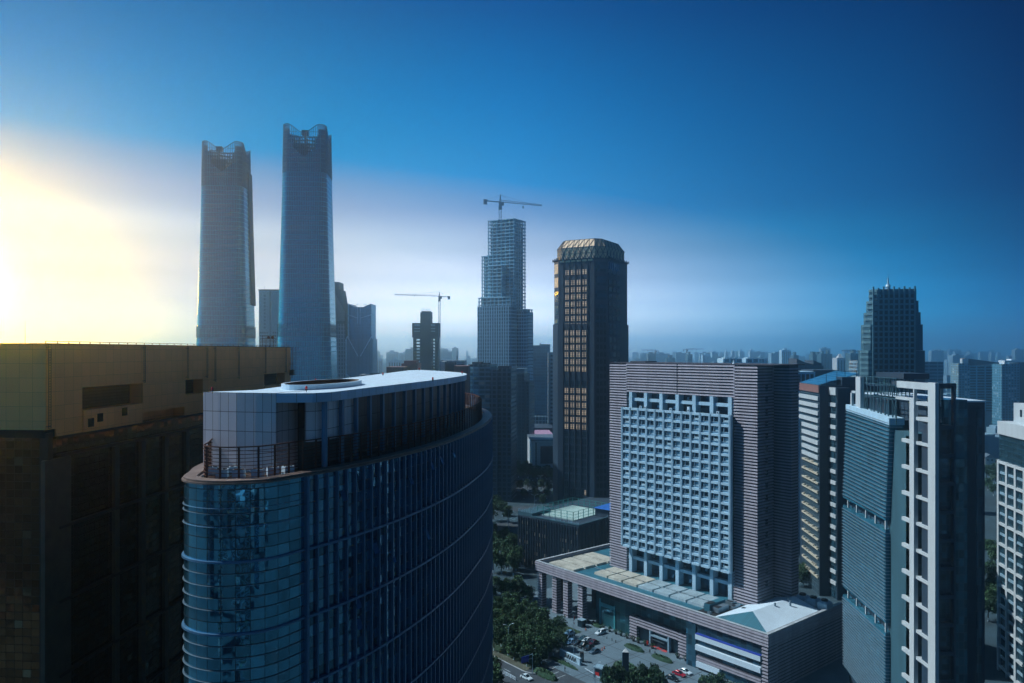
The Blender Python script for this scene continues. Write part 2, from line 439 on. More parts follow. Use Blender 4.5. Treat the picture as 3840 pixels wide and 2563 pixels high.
near = lambda path, x, y: min(range(len(path)), key=lambda i: (path[i][0] + OX - x) ** 2 + (path[i][1] + OY - y) ** 2)
i1 = near(rim, -33.3, 122.8); i2 = near(rim, -28, 291); i0 = near(rim, -54, 140)
nose = rim[i0:] + rim[:i1 + 1]; flank = rim[i1:i2 + 1]; back = rim[i2:i0 + 1]
ZR = 85.2; BELTS = [73.2 - 10.9 * k for k in range(10)]; ROW = 10.9 / 6
O = thing('oval_tower', 'dark glass tower with a curved nose, vertical fins and a white leaf-shaped roof', 'office tower', (OX * KS, OY * KS, 0))
g_nose = grid('nose_glass', 2.15, ROW, (.13, .36, .46), (.008, .012, .018), .08, .12, .03, .9, .03, .10, .45, .25, off=(0, -73.2))
g_flank = grid('flank_glass', 2.25, ROW, (.15, .30, .38), (.004, .008, .013), .12, .10, .04, .85, .04, .12, .5, .45, off=(0, -73.2))
M['finblue'] = mat('blue_fin_metal', (.12, .22, .32), .4, .4, var=.12)
b = MB(); b.strip(nose, -DROP, ZR - .3); b.build('glass_nose', g_nose, O)
b = MB(); b.strip(flank, -DROP, ZR - .3); b.build('glass_facade', g_flank, O)
b = MB(); b.strip(back, -DROP, ZR - .3); b.build('rear_glass', g_flank, O)
b = MB(); b.prism(offset(rim, -1.2, True)[::2], ZR - 1.4, ZR - .35); b.build('deck', M['darkmetal'], O)
def ringband(path, closed, d_in, d_out, z0, z1):
    a, c = offset(path, d_in, closed), offset(path, d_out, closed); bm = MB(); n = len(path)
    for k in range(n if closed else n - 1):
        j = (k + 1) % n
        bm.face([(*c[k], z0), (*c[j], z0), (*c[j], z1), (*c[k], z1)]); bm.face([(*c[k], z1), (*c[j], z1), (*a[j], z1), (*a[k], z1)])
        bm.face([(*a[k], z0), (*a[j], z0), (*c[j], z0), (*c[k], z0)]); bm.face([(*a[j], z0), (*a[k], z0), (*a[k], z1), (*a[j], z1)])
    return bm
M['rimstone'] = mat('rim_coping', (.19, .155, .14), .5, .3, var=.35, warm=True)
ringband(rim, True, -2.4, .35, ZR - .3, ZR - .02).build('rim_coping', M['rimstone'], O)
ringband(rim, True, -1.9, .1, ZR + .05, ZR + .3).build('rim_upstand', M['rimstone'], O)
S = plen(flank); k = 0
while 2.25 * k < S - 30:
    (x, y), (tx, ty) = along(flank, min(2.25 * k + .01, S)); w = .45 if k == 0 else .3; d = .75 if k == 0 else .55
    bm = MB(); nx, ny = ty, -tx
    q = lambda e, o: (tx * e + nx * o, ty * e + ny * o)
    bm.prism([q(-w / 2, .0), q(-w / 2, d), q(w / 2, d), q(w / 2, .0)], -DROP, ZR - .32)
    bm.build('fin', M['finblue'], O, loc=(x, y, 0)); k += 1
for z in BELTS:
    ringband(flank, False, 0, .68, z - .2, z + .2).build('belt', M['finblue'], O)
    ringband(nose, False, 0, .34, z - .16, z + .16).build('belt', M['finblue'], O)
M['ringmetal'] = mat('ring_metal', (.30, .35, .39), .3, .6, var=.1)
for z in [85.2 - 3.9, 73.2 + 4.0 * ROW, 73.2 + 2.9 * ROW] + [zb - j * ROW for zb in BELTS for j in (1, 2, 3, 4)]:
    ringband(nose, False, 0, .2, z - .03, z + .03).build('ring', M['ringmetal'], O)
for (s, z, w) in ((7.5, 80.5, 1.1), (28.5, 80, 1.3), (38, 81.4, 1.3), (43.5, 81.8, 1.2), (51, 82.2, 1.2), (16, 69.6, 1.5), (36, 67.5, 1.2), (11, 61.2, 1.3), (11.3, 57.5, 1.3), (22, 66.5, 1.0)):
    (x, y), (tx, ty) = along(flank, s); nx, ny = ty, -tx; bm = MB()
    A = Vector((0, 0, .85)); B_ = Vector((tx * w, ty * w, .85)); C = Vector((tx * w + nx * .8, ty * w + ny * .8, -.8)); D_ = Vector((nx * .8, ny * .8, -.8))
    o = Vector((nx, ny, .3)) * .05; bm.hexa([A, B_, C, D_], [A + o, B_ + o, C + o, D_ + o]); bm.build('open_window', M['bglass'], O, loc=(x + nx * .1, y + ny * .1, z))
# canopy roof
cv = catmull([(-33, 126.2), (-30.8, 129), (-29.4, 135), (-27.6, 143.9), (-24, 160), (-19.2, 182.7), (-15.5, 205), (-13.6, 224), (-15.2, 243), (-21.5, 261), (-29.5, 277), (-34.6, 286)], False)
CAN = [(-52.4, 129.7), (-49.5, 128.5), (-46, 127.3), (-42.5, 126.4), (-38.9, 125.6)] + cv + [(-37.8, 280), (-40.3, 237.7), (-44, 180), (-46, 136.5)]
can = [(x - OX, y - OY) for x, y in CAN]
ZC = 98.1
ell = []
for k in range(48):
    t = 2 * math.pi * k / 48; e1, e2 = 15.0 * math.cos(t), 5.4 * math.sin(t); ca, sa = math.cos(R(84)), math.sin(R(84))
    ell.append((-37.2 + e1 * ca - e2 * sa - OX, 151 + e1 * sa + e2 * ca - OY))
def holed(outer, inner, z, bm):
    loops = [[Vector((*p, 0)) for p in outer], [Vector((*p, 0)) for p in inner]]; allp = loops[0] + loops[1]
    for t in tessellate_polygon(loops):
        a_, b_, c_ = (allp[i] for i in t); f = [(*p.xy, z) for p in (a_, b_, c_)]
        if (b_ - a_).cross(c_ - a_).z < 0: f.reverse()
        bm.face(f)
bm = MB(); holed(can, ell, ZC, bm)
M['canopy'] = grid('canopy_sheet', 1.2, 6.5, (.74, .76, .79), (.42, .44, .47), .10, .08, .01, 0.0, .5, .004, .2, .07, .6)
bm.build('canopy_roof', M['canopy'], O)
g_fas = grid('fascia_panels', 3.3, 40, (.46, .56, .66), (.05, .05, .06), .07, .02, .02, .15, .4, .0, .2, .12, .6)
bm = MB(); bm.strip(can[4:] + can[:1], ZC - 1.55, ZC + .02); bm.build('canopy_fascia', g_fas, O)
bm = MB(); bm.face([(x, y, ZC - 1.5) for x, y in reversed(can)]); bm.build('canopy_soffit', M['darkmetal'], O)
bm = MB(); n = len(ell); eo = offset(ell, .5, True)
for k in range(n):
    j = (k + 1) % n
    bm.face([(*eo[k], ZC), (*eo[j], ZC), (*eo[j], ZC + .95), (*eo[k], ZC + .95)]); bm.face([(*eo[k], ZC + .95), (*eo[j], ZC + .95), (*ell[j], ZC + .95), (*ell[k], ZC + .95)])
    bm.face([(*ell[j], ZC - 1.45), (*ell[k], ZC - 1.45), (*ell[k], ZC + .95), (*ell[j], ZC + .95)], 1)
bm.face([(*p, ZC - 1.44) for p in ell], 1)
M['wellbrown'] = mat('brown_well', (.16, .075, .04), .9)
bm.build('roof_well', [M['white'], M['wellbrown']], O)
g_pan = grid('penthouse_panels', 1.63, 3.22, (.62, .60, .64), (.08, .04, .028), .07, .09, .015, .1, .42, .0, .3, .09, .6, off=(0, -98.1), warm=True)
fw = [(x - OX, y - OY) for x, y in [(-46.4, 136.8), (-52.45, 129.6), (-49.5, 128.5), (-46, 127.3), (-42.5, 126.4), (-38.9, 125.6), (-38.85, 127.5), (-36, 134)]]
bm = MB(); bm.strip(offset(fw, .04, False), ZR - .3, ZC + .05); bm.build('penthouse_wall', g_pan, O)
sw = [(x - OX, y - OY) for x, y in catmull([(-34.6, 127.8), (-32.4, 129.6), (-31, 134), (-30, 139.5), (-29, 144)], False)]
bm = MB(); bm.strip(sw, 89.8, ZC - 1.5); bm.strip(list(reversed(offset(sw, -.4, False))), 89.8, ZC - 1.5); bm.build('curved_panel_wall', g_pan, O)
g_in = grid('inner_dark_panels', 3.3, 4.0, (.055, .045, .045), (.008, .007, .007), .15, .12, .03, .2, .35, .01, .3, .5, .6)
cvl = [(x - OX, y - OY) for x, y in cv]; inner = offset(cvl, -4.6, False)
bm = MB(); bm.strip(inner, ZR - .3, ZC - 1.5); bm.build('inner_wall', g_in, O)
cin = offset(cvl, -.9, False); s = 3.0
while s < plen(cin) - 6:
    (x, y), (tx, ty) = along(cin, s); wd_ = .55; bm = MB(); bm.prism([(-.35, -.35), (.35, -.35), (.35, .35), (-.35, .35)], ZR - .3, ZC - 1.5)
    bm.build('column', M['finblue'], O, loc=(x, y, 0)).rotation_euler = (0, 0, math.atan2(ty, tx)); s += 6.4
bm = MB()
for a_ in (0.0,):
    pth = offset(rim, -2.9, True); pth = pth[near(pth, -51, 136):] + pth[:near(pth, -34, 286)]
    HR = 5.0
    for k in range(9):
        z = ZR + .35 + k * HR / 8.6
        for p, q in zip(pth[::2], pth[2::2]): bm.bar((*p, z), (*q, z), .12, .09 if k < 8 else .2)
    s = 0; L = plen(pth)
    while s < L:
        (x, y), t = along(pth, s + .001); bm.box(x - .13, x + .13, y - .13, y + .13, ZR - .3, ZR + .35 + 8 * HR / 8.6); s += 2.9
bm.build('deck_railing', mat('rusty_railing', (.10, .045, .03), .7, .1, var=.4, warm=True), O)

resize(O, KS, DROP)
wz = lambda z: KS * (z + DROP)
def warn(label, px, py, z=wz(ZC)):
    Y = F * (H - z) / (py - HY); o = thing('warning_light', label, 'warning light', (PX(px, Y), Y, z), 0, 'red warning lights on the oval roof'); o.scale = (KS,) * 3
    bm = MB(); bm.tube((0, 0, 0), (0, 0, .35), .05, n=6); bm.tube((0, 0, .3), (0, 0, .5), .2, .2, 8); bm.build('stand', M['black'], o)
    bm = MB(); bm.tube((0, 0, .5), (0, 0, .85), .2, .2, 10); bm.tube((0, 0, .85), (0, 0, 1.05), .2, .1, 10); bm.build('lamp', M['red'], o)
for t in (('red warning light at the left corner above the pale panel wall', 796, 1476), ('red warning light in front of the oval roof well', 1149, 1471),
          ('red warning light behind the oval roof well, on the back edge', 1184, 1438.5), ('red warning light standing near the fascia of the far white roof', 1623, 1432),
          ('red warning light on the back edge halfway to the far tip', 1436, 1411), ('red warning light at the rounded right end of the white roof', 1733, 1405),
          ('red warning light at the farthest top corner of the white roof', 1572, 1391)): warn(*t)
def acunit(label, x, y, rz, group):
    o = thing('air_conditioner', label, 'air conditioner', (x * KS, y * KS, wz(ZR - .35)), rz, group); o.scale = (KS,) * 3
    bm = MB(); bm.box(-.9, .9, -.5, .5, .15, 1.5); bm.box(-.8, -.7, -.4, .4, 0, .15); bm.box(.7, .8, -.4, .4, 0, .15); bm.build('casing', M['white'], o)
    bm = MB(); bm.tube((-.42, 0, 1.5), (-.42, 0, 1.62), .36, n=12); bm.tube((.42, 0, 1.5), (.42, 0, 1.62), .36, n=12); bm.build('fan_guard', M['black'], o)
for x, y, rz in ((-48.5, 123.4, .3), (-46, 121, .1), (-43.2, 120.6, 0), (-40.4, 121.2, -.1), (-38.6, 123, .5), (-36.5, 124.2, .9), (-45, 123.8, .2)):
    acunit('grey rooftop unit behind the dark railing at the nose of the oval tower', x, y, rz, 'rooftop units on the oval tower deck')
o = thing('pipe_run', 'shiny pipes crossing the deck between the rooftop units of the oval tower', 'pipes', (-44 * KS, 122 * KS, wz(ZR - .35))); o.scale = (KS,) * 3; bm = MB()
for k in range(5): bm.tube((-5 + k, -1.5 + .3 * k, .5 + .1 * k), (5 - k * .6, 1.6 - .5 * k, .7 + .12 * k), .07, n=6)
bm.build('pipe', M['chrome'], o)

# ================================================================ panel-topped block on the left
LF = Fr(171.6, 130, 4.6)
LF0 = Fr(171.6, 130 * KS, 4.6)
L_ = LF0.root('panel_topped_block', 'large dark glass block with a tall panel parapet painted amber as sun glow at the left edge', 'office block')
g_clad = grid('flare_amber_cladding', 2.4, 2.45, (.92, .44, .16), (.40, .18, .06), .04, .04, .006, 0.0, .6, .0, .2, .05, .7, warm=True)  # amber of the sun flare put into the panel colour
g_lgl = grid('block_glass', 1.53, 1.4, (.20, .10, .045), (.012, .008, .006), .10, .12, .04, .75, .07, .07, .3, .35, alt=((.30, .24, .15), .03), warm=True)  # bronze tint carries the flare's warm glow in the glass colour
ZT, ZB = 106.3, 90.2
yv = lambda px: LF.v(px, 0)
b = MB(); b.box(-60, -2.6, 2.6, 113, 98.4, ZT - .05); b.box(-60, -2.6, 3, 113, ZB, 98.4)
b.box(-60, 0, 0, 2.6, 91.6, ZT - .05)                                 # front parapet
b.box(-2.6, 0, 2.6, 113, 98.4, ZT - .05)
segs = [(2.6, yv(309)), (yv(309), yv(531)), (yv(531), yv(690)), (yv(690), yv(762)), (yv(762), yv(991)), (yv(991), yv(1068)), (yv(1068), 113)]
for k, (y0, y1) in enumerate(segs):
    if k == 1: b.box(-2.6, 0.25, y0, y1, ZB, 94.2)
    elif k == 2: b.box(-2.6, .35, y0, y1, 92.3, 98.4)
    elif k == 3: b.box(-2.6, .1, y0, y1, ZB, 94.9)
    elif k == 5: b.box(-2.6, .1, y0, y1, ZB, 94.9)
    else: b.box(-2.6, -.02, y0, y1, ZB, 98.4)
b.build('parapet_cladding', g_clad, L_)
M['recess'] = grid('recess_louvres', 2.2, .6, (.05, .04, .035), (.015, .012, .01), .15, .2, 0, 0, .8, 0, .3, .3, .8)
for k in (1, 3, 5): 
    y0, y1 = segs[k]; b = MB(); b.box(-2.7, -2.55, y0 + .02, y1 - .02, 94.2, 98.38); b.build('louvre_recess', M['recess'], L_)
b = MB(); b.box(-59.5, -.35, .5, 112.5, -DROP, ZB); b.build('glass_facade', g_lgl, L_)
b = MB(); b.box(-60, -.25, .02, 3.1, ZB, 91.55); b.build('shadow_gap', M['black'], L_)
pil = mat('pilaster_brown_grey', (.10, .075, .055), .5, .2, var=.25, warm=True)
for px in (212, 434, 533, 620, 700, 780, 850):
    y = yv(px); w = 3.4 if px == 212 else .75; b = MB(); b.box(-.4, .35, y - w, y + w, -DROP, 86.4); b.build('pilaster', pil, L_)
for y0, z in ((3, 89.7), (3, 86.6), (3, 74), (3, 61), (3, 48), (3, 35)):
    b = MB(); b.box(-.4, .5, y0, 112.6, z, z + .5); b.build('cornice', M['darkmetal'], L_)
b = MB(); b.box(-1.2, .22, .25, 1.5, -DROP, 91); b.build('corner_pier', M['darkmetal'], L_)
for px, pz in ((171.6, 91.8), (535, 98.5), (698, 98.6), (771, 98.6), (801, 97.5), (890, 97.6), (991, 98.6), (1068, 98.5), (1090, 96.5)):
    y = max(yv(px), .4); b = MB()
    for d in (-.28, .28): b.box(.42, .5, y + d - .04, y + d + .04, pz, ZT)
    z = pz
    while z < ZT: b.box(.42, .5, y - .28, y + .28, z, z + .05); z += .45
    for d in (-.28, .28): b.box(.0, .5, y + d - .04, y + d + .04, ZT - .6, ZT - .5); b.box(.0, .5, y + d - .04, y + d + .04, pz + .3, pz + .4)
    b.build('ladder', M['darkmetal'], L_)
b = MB()
b.box(-60, .3, -.15, .3, ZT - .05, ZT + .12); b.box(-.15, .32, .3, 113.1, ZT - .05, ZT + .12)
for k in range(0, 114, 3): b.box(-.1, 0, k, k + .1, ZT + .12, ZT + .5)
b.box(-.09, -.01, 0, 113, ZT + .42, ZT + .5); b.build('parapet_rail', M['darkmetal'], L_)
for px, pz in ((370, 91.7), (462, 92.2), (335, 91)):
    y = yv(px); b = MB(); b.box(.2, .4, y - .8, y + .8, pz, pz + 1.6); b.build('window', M['dglass'], L_)
b = MB()
for z in (97.5, 101): b.box(-1, 1.4, 111.5, 114.2, z, z + .12)
for x, y in ((1.3, 111.6), (1.3, 114.1), (-.9, 114.1)): b.box(x - .06, x + .06, y - .06, y + .06, 97.5, ZT + .2)
b.box(-.6, 1.0, 112, 113.8, 97.6, 99.2); b.build('escape_platform', M['darkmetal'], L_)
resize(L_, KS, DROP)
# spotlight frame on its roof
y = LF.v(1005, -2); o = thing('roof_lamp_frame', 'small metal frame carrying lamps on the roof of the panel-topped block', 'lamp frame', (LF.w(-2, y)[0] * KS, LF.w(-2, y)[1] * KS, wz(ZT))); o.scale = (KS,) * 3
bm = MB()
for x in (-1.6, -.6, .6, 1.6): bm.tube((x, 0, 0), (x, 0, 3.4 if abs(x) > 1 else 3), .07, n=6)
for z in (1.9, 2.6, 3.4): bm.bar((-2, 0, z), (2.2, 0, z), .1)
bm.build('frame', M['darkmetal'], o)
for x in (.3, 1.5): bm = MB(); bm.tube((x, -.5, 2.9), (x, .3, 3.0), .45, .25, 10); bm.build('lamp', M['darkmetal'], o)
y = LF.v(156, -6); o = thing('lightning_rod', 'thin lightning rod standing on the roof of the left block', 'lightning rod', (LF.w(-6, 3)[0] * KS, LF.w(-6, 3)[1] * KS, wz(ZT - .1))); o.scale = (KS,) * 3; bm = MB(); bm.tube((0, 0, 0), (0, 0, 4.3), .05, .02, 6); bm.build('rod', M['steel'], o)
# ================================================================ ribbed pink hotel with its podium
Hh = HT.root('ribbed_hotel', 'pink ribbed stone hotel slab with a gridded window panel above a long podium', 'hotel')
PITCH = 1.06
def ribs(bm, x0, x1, y0, y1, z0, z1, d=.5):
    """dark body with protruding horizontal ribs all round"""
    bm.box(x0, x1, y0, y1, z0, z1, 1); z = z0 + .1
    while z + .74 <= z1 + .05:
        # sloped rib: lower edge protrudes
        b_ = [(x0 - d, y0 - d, z), (x1 + d, y0 - d, z), (x1 + d, y1 + d, z), (x0 - d, y1 + d, z)]
        t_ = [(x0 - d * .55, y0 - d * .55, z + .52), (x1 + d * .55, y0 - d * .55, z + .52), (x1 + d * .55, y1 + d * .55, z + .52), (x0 - d * .55, y1 + d * .55, z + .52)]
        bm.hexa(b_, t_, 0); z += PITCH
RB = [M['rib'], M['ribdark']]
def part_ribs(name, *args, **k):
    bm = MB(); ribs(bm, *args, **k); return bm.build(name, RB, Hh)
TV = 22.0
a0, a1, o0, o1, seam = HT.a(2291, TV), HT.a(2839, TV), HT.a(2349.6, TV), HT.a(2757, TV), HT.a(2541.5, TV)
zt, zo = 100.3, 88.9
part_ribs('tower_wall', a0, o0, TV, 42, 17.5, zt)
part_ribs('tower_wall', o1, a1, TV, TV + 9.4, 17.5, zt)
part_ribs('lintel_wall', o0 + .36, seam - .6, TV, 42, zo, zt)
part_ribs('lintel_wall', seam + .6, o1 - .36, TV, 42, zo, zt)
part_ribs('side_wing', a1 - 6, a1 + 6.0, TV + 10.2, TV + 16, 91.2, zt)
part_ribs('side_wing', a1 - 6, a1 + 6.0, TV + 11.5, TV + 16, 0, 91.0, d=.2)
bm = MB(); bm.box(o0, a1 - .5, TV + 4.2, 42, 0, zt - .6); bm.build('tower_core', M['black'], Hh)
bm = MB(); bm.box(a0 - .3, a1 + 6.2, TV - .3, 42, zt, zt + .3); bm.box(a0 + 6, a0 + 14, TV + 5, TV + 12, zt + .3, zt + .8); bm.build('roof_coping', M['ribdark'], Hh)
# recessed double-storey glazing above and below the window panel
g_rec = grid('recess_glass', 1.6, 1.75, (.05, .15, .21), (.02, .04, .05), .1, .1, .05, .55, .08, .05, .5, .6)
for nm, z0, z1 in (('upper_glazing', 82.4, zo), ('lower_glazing', 17.5, 28)):
    bm = MB(); bm.box(o0, o1, TV + 3.4, TV + 4.0, z0, z1); bm.build(nm, g_rec, Hh)
    cols = 7
    for k in range(cols):
        a = o0 + 2.6 + (o1 - o0 - 4.4) * k / (cols - 1); bm = MB(); bm.box(a - .75, a + .75, TV - .6, TV + 2.4, z0, z1); bm.build('pier', M['concrete'], Hh)
    zm = (z0 + z1) / 2 - .2; bm = MB(); bm.box(o0 + 1, o1 - .6, TV + .1, TV + 2.0, zm, zm + 1.2); bm.build('transom_beam', M['concrete'], Hh)
    for k in range(18 if nm[0] == 'u' else 16):
        a = rnd.uniform(o0 + 4, o1 - 3); z = rnd.choice([z0 + 1.4, zm + 2.2] if nm[0] == 'l' else [z0 + 1.0, z0 + 1.1, zm + 1.8]); bm = MB()
        bm.hexa([(0, 0, 0), (1, 0, 0), (1, -.5, -1.1), (0, -.5, -1.1)], [(0, -.06, 0), (1, -.06, 0), (1, -.56, -1.1), (0, -.56, -1.1)])
        bm.build('open_window', M['white'] if k % 3 else M['bglass'], Hh, loc=(a, TV + 3.3, z + .8))
# window panel
ga0, ga1, gz0, gz1 = o0 + .2, HT.a(2735.7, TV - 3), 28.0, 82.4
NC, NR = 12, 16; cw, chh = (ga1 - ga0) / NC, (gz1 - gz0) / NR
bm = MB(); bm.box(ga0, ga1, TV - 1.7, TV + 3.3, gz0, gz1, 1)
for k in range(NC + 1):
    a = ga0 + k * cw
    for d in (-.36, .12): bm.box(a + d, a + d + .26, TV - 3.15, TV - 1.7, gz0 - .1, gz1 + .5)
    bm.box(a - .14, a + .16, TV - 2.9, TV - 1.7, gz0 - .1, gz1 + .3)
for r in range(NR + 1):
    z = gz0 + r * chh
    for k in range(NC): bm.box(ga0 + k * cw + .4, ga0 + (k + 1) * cw - .38, TV - 3.0, TV - 1.7, z - .42, z + .42)
bm.build('window_panel_frame', [M['concrete'], M['dglass']], Hh)
PM = [mat('hotel_pane', (.03, .085, .12), .12, .35, var=.3), M['mullion'], M['concrete'], mat('net_curtain', (.48, .58, .62), .8, var=.2), M['blue']]
def hotel_pane(v):
    def fn(b, x, y, z):
        w, h = cw - .78, chh - .84
        b.box(x, x + w, y + .55, y + .62, z, z + h, 0)
        if v == 1: b.box(x + 1.2, x + w, y + .40, y + .5, z + .8, z + h * .8, 3)
        if v == 2: b.hexa([(x + 1.3, y + .5, z + 1), (x + w - .1, y + .5, z + 1), (x + w - .5, y + .5, z + h * .75), (x + 1.5, y + .5, z + h * .6)], [(x + 1.3, y + .4, z + 1), (x + w - .1, y + .4, z + 1), (x + w - .5, y + .4, z + h * .75), (x + 1.5, y + .4, z + h * .6)], 3)
        if v == 3: b.box(x + 1.5, x + w - .2, y - .3, y + .4, z + .8, z + 1.5, 3)
    return fn
def hotel_frame(b, x, y, z):
    w, h = cw - .78, chh - .84
    b.box(x + .95, x + 1.13, y, y + .55, z + .75, z + h, 1); b.box(x, x + w, y - .05, y + .55, z + .58, z + .76, 1); b.box(x, x + w, y + .2, y + .5, z, z + .58, 2)
PV = {v: hotel_pane(v) for v in range(4)}
items = []
for k in reversed(range(NC)):
    for r in range(NR):
        v = rnd.choice([0, 0, 0, 1, 1, 2, 3]); items.append((v, PV[v], (ga0 + k * cw + .4, TV - 2.6, gz0 + r * chh + .42)))
fb = MB(); hotel_frame(fb, 0, 0, 0)
panes(Hh, items, PM, sub=('frame', fb.mesh('frame', PM), hotel_frame))
for k, a in enumerate((8.2, 10.6, 23, 31.2, 44)):
    o = thing('window_air_conditioner', 'white air conditioning box on the ledge above the hotel window panel', 'air conditioner', HT.w(ga0 + a, TV - 1.2, gz1 + .02), -R(50.4), 'air conditioners on the hotel ledge')
    bm = MB(); bm.box(-.5, .5, -.3, .3, .5, 1.3 if k != 3 else 2.2); bm.box(-.45, -.35, -.2, .2, 0, .5); bm.box(.35, .45, -.2, .2, 0, .5); bm.build('casing', M['white'], o)
    bm = MB(); bm.tube((0, -.3, .9), (0, -.34, .9), .3, n=10); bm.build('fan_guard', M['black'], o)
# small dark stair windows down the shaded end wall
for r in range(17):
    bm = MB(); bm.box(a1 + .2, a1 + .45, TV + 4.5, TV + 6, 24 + r * 4.2, 26.2 + r * 4.2); bm.build('window', M['dglass'], Hh)
# ---- podium
PL, PDp, zp, zr = 106.8, 46.0, 18.7, 17.4
bm = MB(); bm.box(.4, PL - .4, .6, PDp, zr - .6, zr); bm.build('podium_roof', M['teal'], Hh)
def band(name, x0, x1, y0, y1, z0, z1, k, d=.4):
    bm = MB(); bm.box(x0, x1, y0, y1, z0, z1, 1); h = (z1 - z0) / k
    for j in range(k):
        z = z0 + j * h
        bm.hexa([(x0 - d, y0 - d, z + .08), (x1 + d, y0 - d, z + .08), (x1 + d, y1 + d, z + .08), (x0 - d, y1 + d, z + .08)],
                [(x0 - d * .5, y0 - d * .5, z + h * .78), (x1 + d * .5, y0 - d * .5, z + h * .78), (x1 + d * .5, y1 + d * .5, z + h * .78), (x0 - d * .5, y1 + d * .5, z + h * .78)])
    return bm.build(name, RB, Hh)
band('podium_fascia', 0, PL, 0, 1.2, 14.9, zp, 4); band('podium_fascia', 0, 1.2, 1.7, PDp, 14.9, zp, 4); band('podium_fascia', PL - 1.2, PL, 1.7, PDp, 14.9, zp, 4)
bm = MB(); bm.box(-.2, PL + .2, -.2, .9, zp, zp + .12); bm.box(-.2, .9, .9, PDp, zp, zp + .12); bm.box(PL - .9, PL + .2, .9, PDp, zp, zp + .12); bm.box(.9, a0, PDp - .6, PDp, zr, zp + .1); bm.build('parapet_coping', M['kerb'], Hh)
ck = [HT.a(p, 0) for p in (2016.5, 2070, 2112, 2166)]
def col(name, x, y, w, d): part_ribs(name, x, x + w, y, y + d, 0, 14.9, d=.3)
for x in ck: col('portico_column', max(x, .3), .4, 2.2, 2.2)
for x, y in ((.4, 12), (.4, 24), (ck[1], 16), (ck[2], 16), (ck[3], 16), (.4, 36)):
    bm = MB(); bm.box(x, x + 1.6, y, y + 1.6, 0, 14.9); bm.build('portico_pillar', M['ribdark'], Hh)
lg0, lg1 = HT.a(2235, 5.2), HT.a(2585, 5.2)
g_lob = grid('lobby_glass', 2.6, 3.6, (.03, .12, .14), (.02, .07, .08), .12, .12, .05, .5, .07, .04, .4, .5)
bm = MB(); bm.box(lg0, PL - .8, 5.2, PDp, 0, 14.9); bm.build('lobby_glass', g_lob, Hh)
bm = MB(); bm.box(30, lg0, 20, PDp, 0, 14.9); bm.build('portico_back_wall', M['dglass'], Hh)
M['tealframe'] = mat('teal_frame', (.07, .32, .33), .5, .2)
for x, z0, z1 in ((lg0 + 2, 0, 10), (lg0 + 9.5, 0, 9)):
    bm = MB(); bm.box(x, x + .7, 4.9, 5.25, z0, z1); bm.build('teal_frame', M['tealframe'], Hh)
bm = MB(); bm.box(lg0 + 2.7, lg0 + 9.5, 4.9, 5.25, 7.2, 8.6); bm.build('teal_frame', M['tealframe'], Hh)
p0, p1 = HT.a(2380, 3.5) - 3.0, HT.a(2572, 3.5)
p0 = HT.a(2363, 3.5)
part_ribs('portal', p0, p0 + 3.0, 3.6, 7, 0, 8.6, d=.3); part_ribs('portal', p1 - 3.0, p1, 3.6, 7, 0, 8.6, d=.3); part_ribs('portal', p0 + 3.35, p1 - 3.35, 3.6, 7, 5.4, 8.6, d=.3)
bm = MB(); bm.box(p0 + 3.0, p1 - 3.0, 4.6, 5.1, 0, 5.4); bm.build('entrance_glass', M['dglass'], Hh)
e0, e1 = HT.a(2442, 4), HT.a(2511, 4)
bm = MB()
for x in (e0, e1): bm.box(x - .3, x + .3, 3.2, 4.5, 0, 5.3)
bm.box(e0, e1, 3.2, 4.5, 3.6, 4.1); bm.build('entrance_frame', M['mullion'], Hh)
bm = MB(); bm.box(e0 + 1.4, e1 - 1.6, 2.6, 3.1, 2.7, 2.9); bm.build('handrail', M['chrome'], Hh)
# right-hand block
r0, r1 = HT.a(2610.7, 0), HT.a(2860, 0)
g_str = grid('strip_glass', 2.2, 1.6, (.03, .09, .13), (.015, .03, .04), .1, .12, .06, .5, .07, .04, .4, .6)
bm = MB(); bm.box(r0 - 4.0, PL - 1.6, .5, 5.15, 0, 14.9); bm.build('strip_window_wall', g_str, Hh)
bm = MB(); bm.box(r0 - 4.1, r0 - .3, .1, 5.1, 0, 14.9); bm.build('corner_glass', g_rec, Hh)
part_ribs('corner_pier', r1, PL - .1, .0, 5, 0, 14.9, d=.3)
part_ribs('end_wall', PL - 6, PL - .3, 5.2, PDp, 0, 14.9, d=.3)
for z0, z1 in ((9.9, 11.5), (6.3, 8.0)):
    bm = MB(); bm.box(r0, r1 - .5, -.6, .45, z0, z1); bm.build('white_sign_band', M['white'], Hh)
bm = MB(); bm.box(r0, r1 - .5, -.6, .5, 11.5, 11.75); bm.build('blue_band_edge', M['blue'], Hh)
band('ribbed_band', r0 + .5, r1 - .6, -.2, .45, 2.9, 4.6, 2, d=.25)
bm = MB(); bm.box(r0 + .4, r0 + 9.5, -.7, .45, .9, 2.7); bm.build('white_sign_band', M['white'], Hh)
bm = MB(); bm.box(r0 + .4, r0 + 9.5, .3, .48, 0, .9); bm.build('shop_opening', M['black'], Hh)
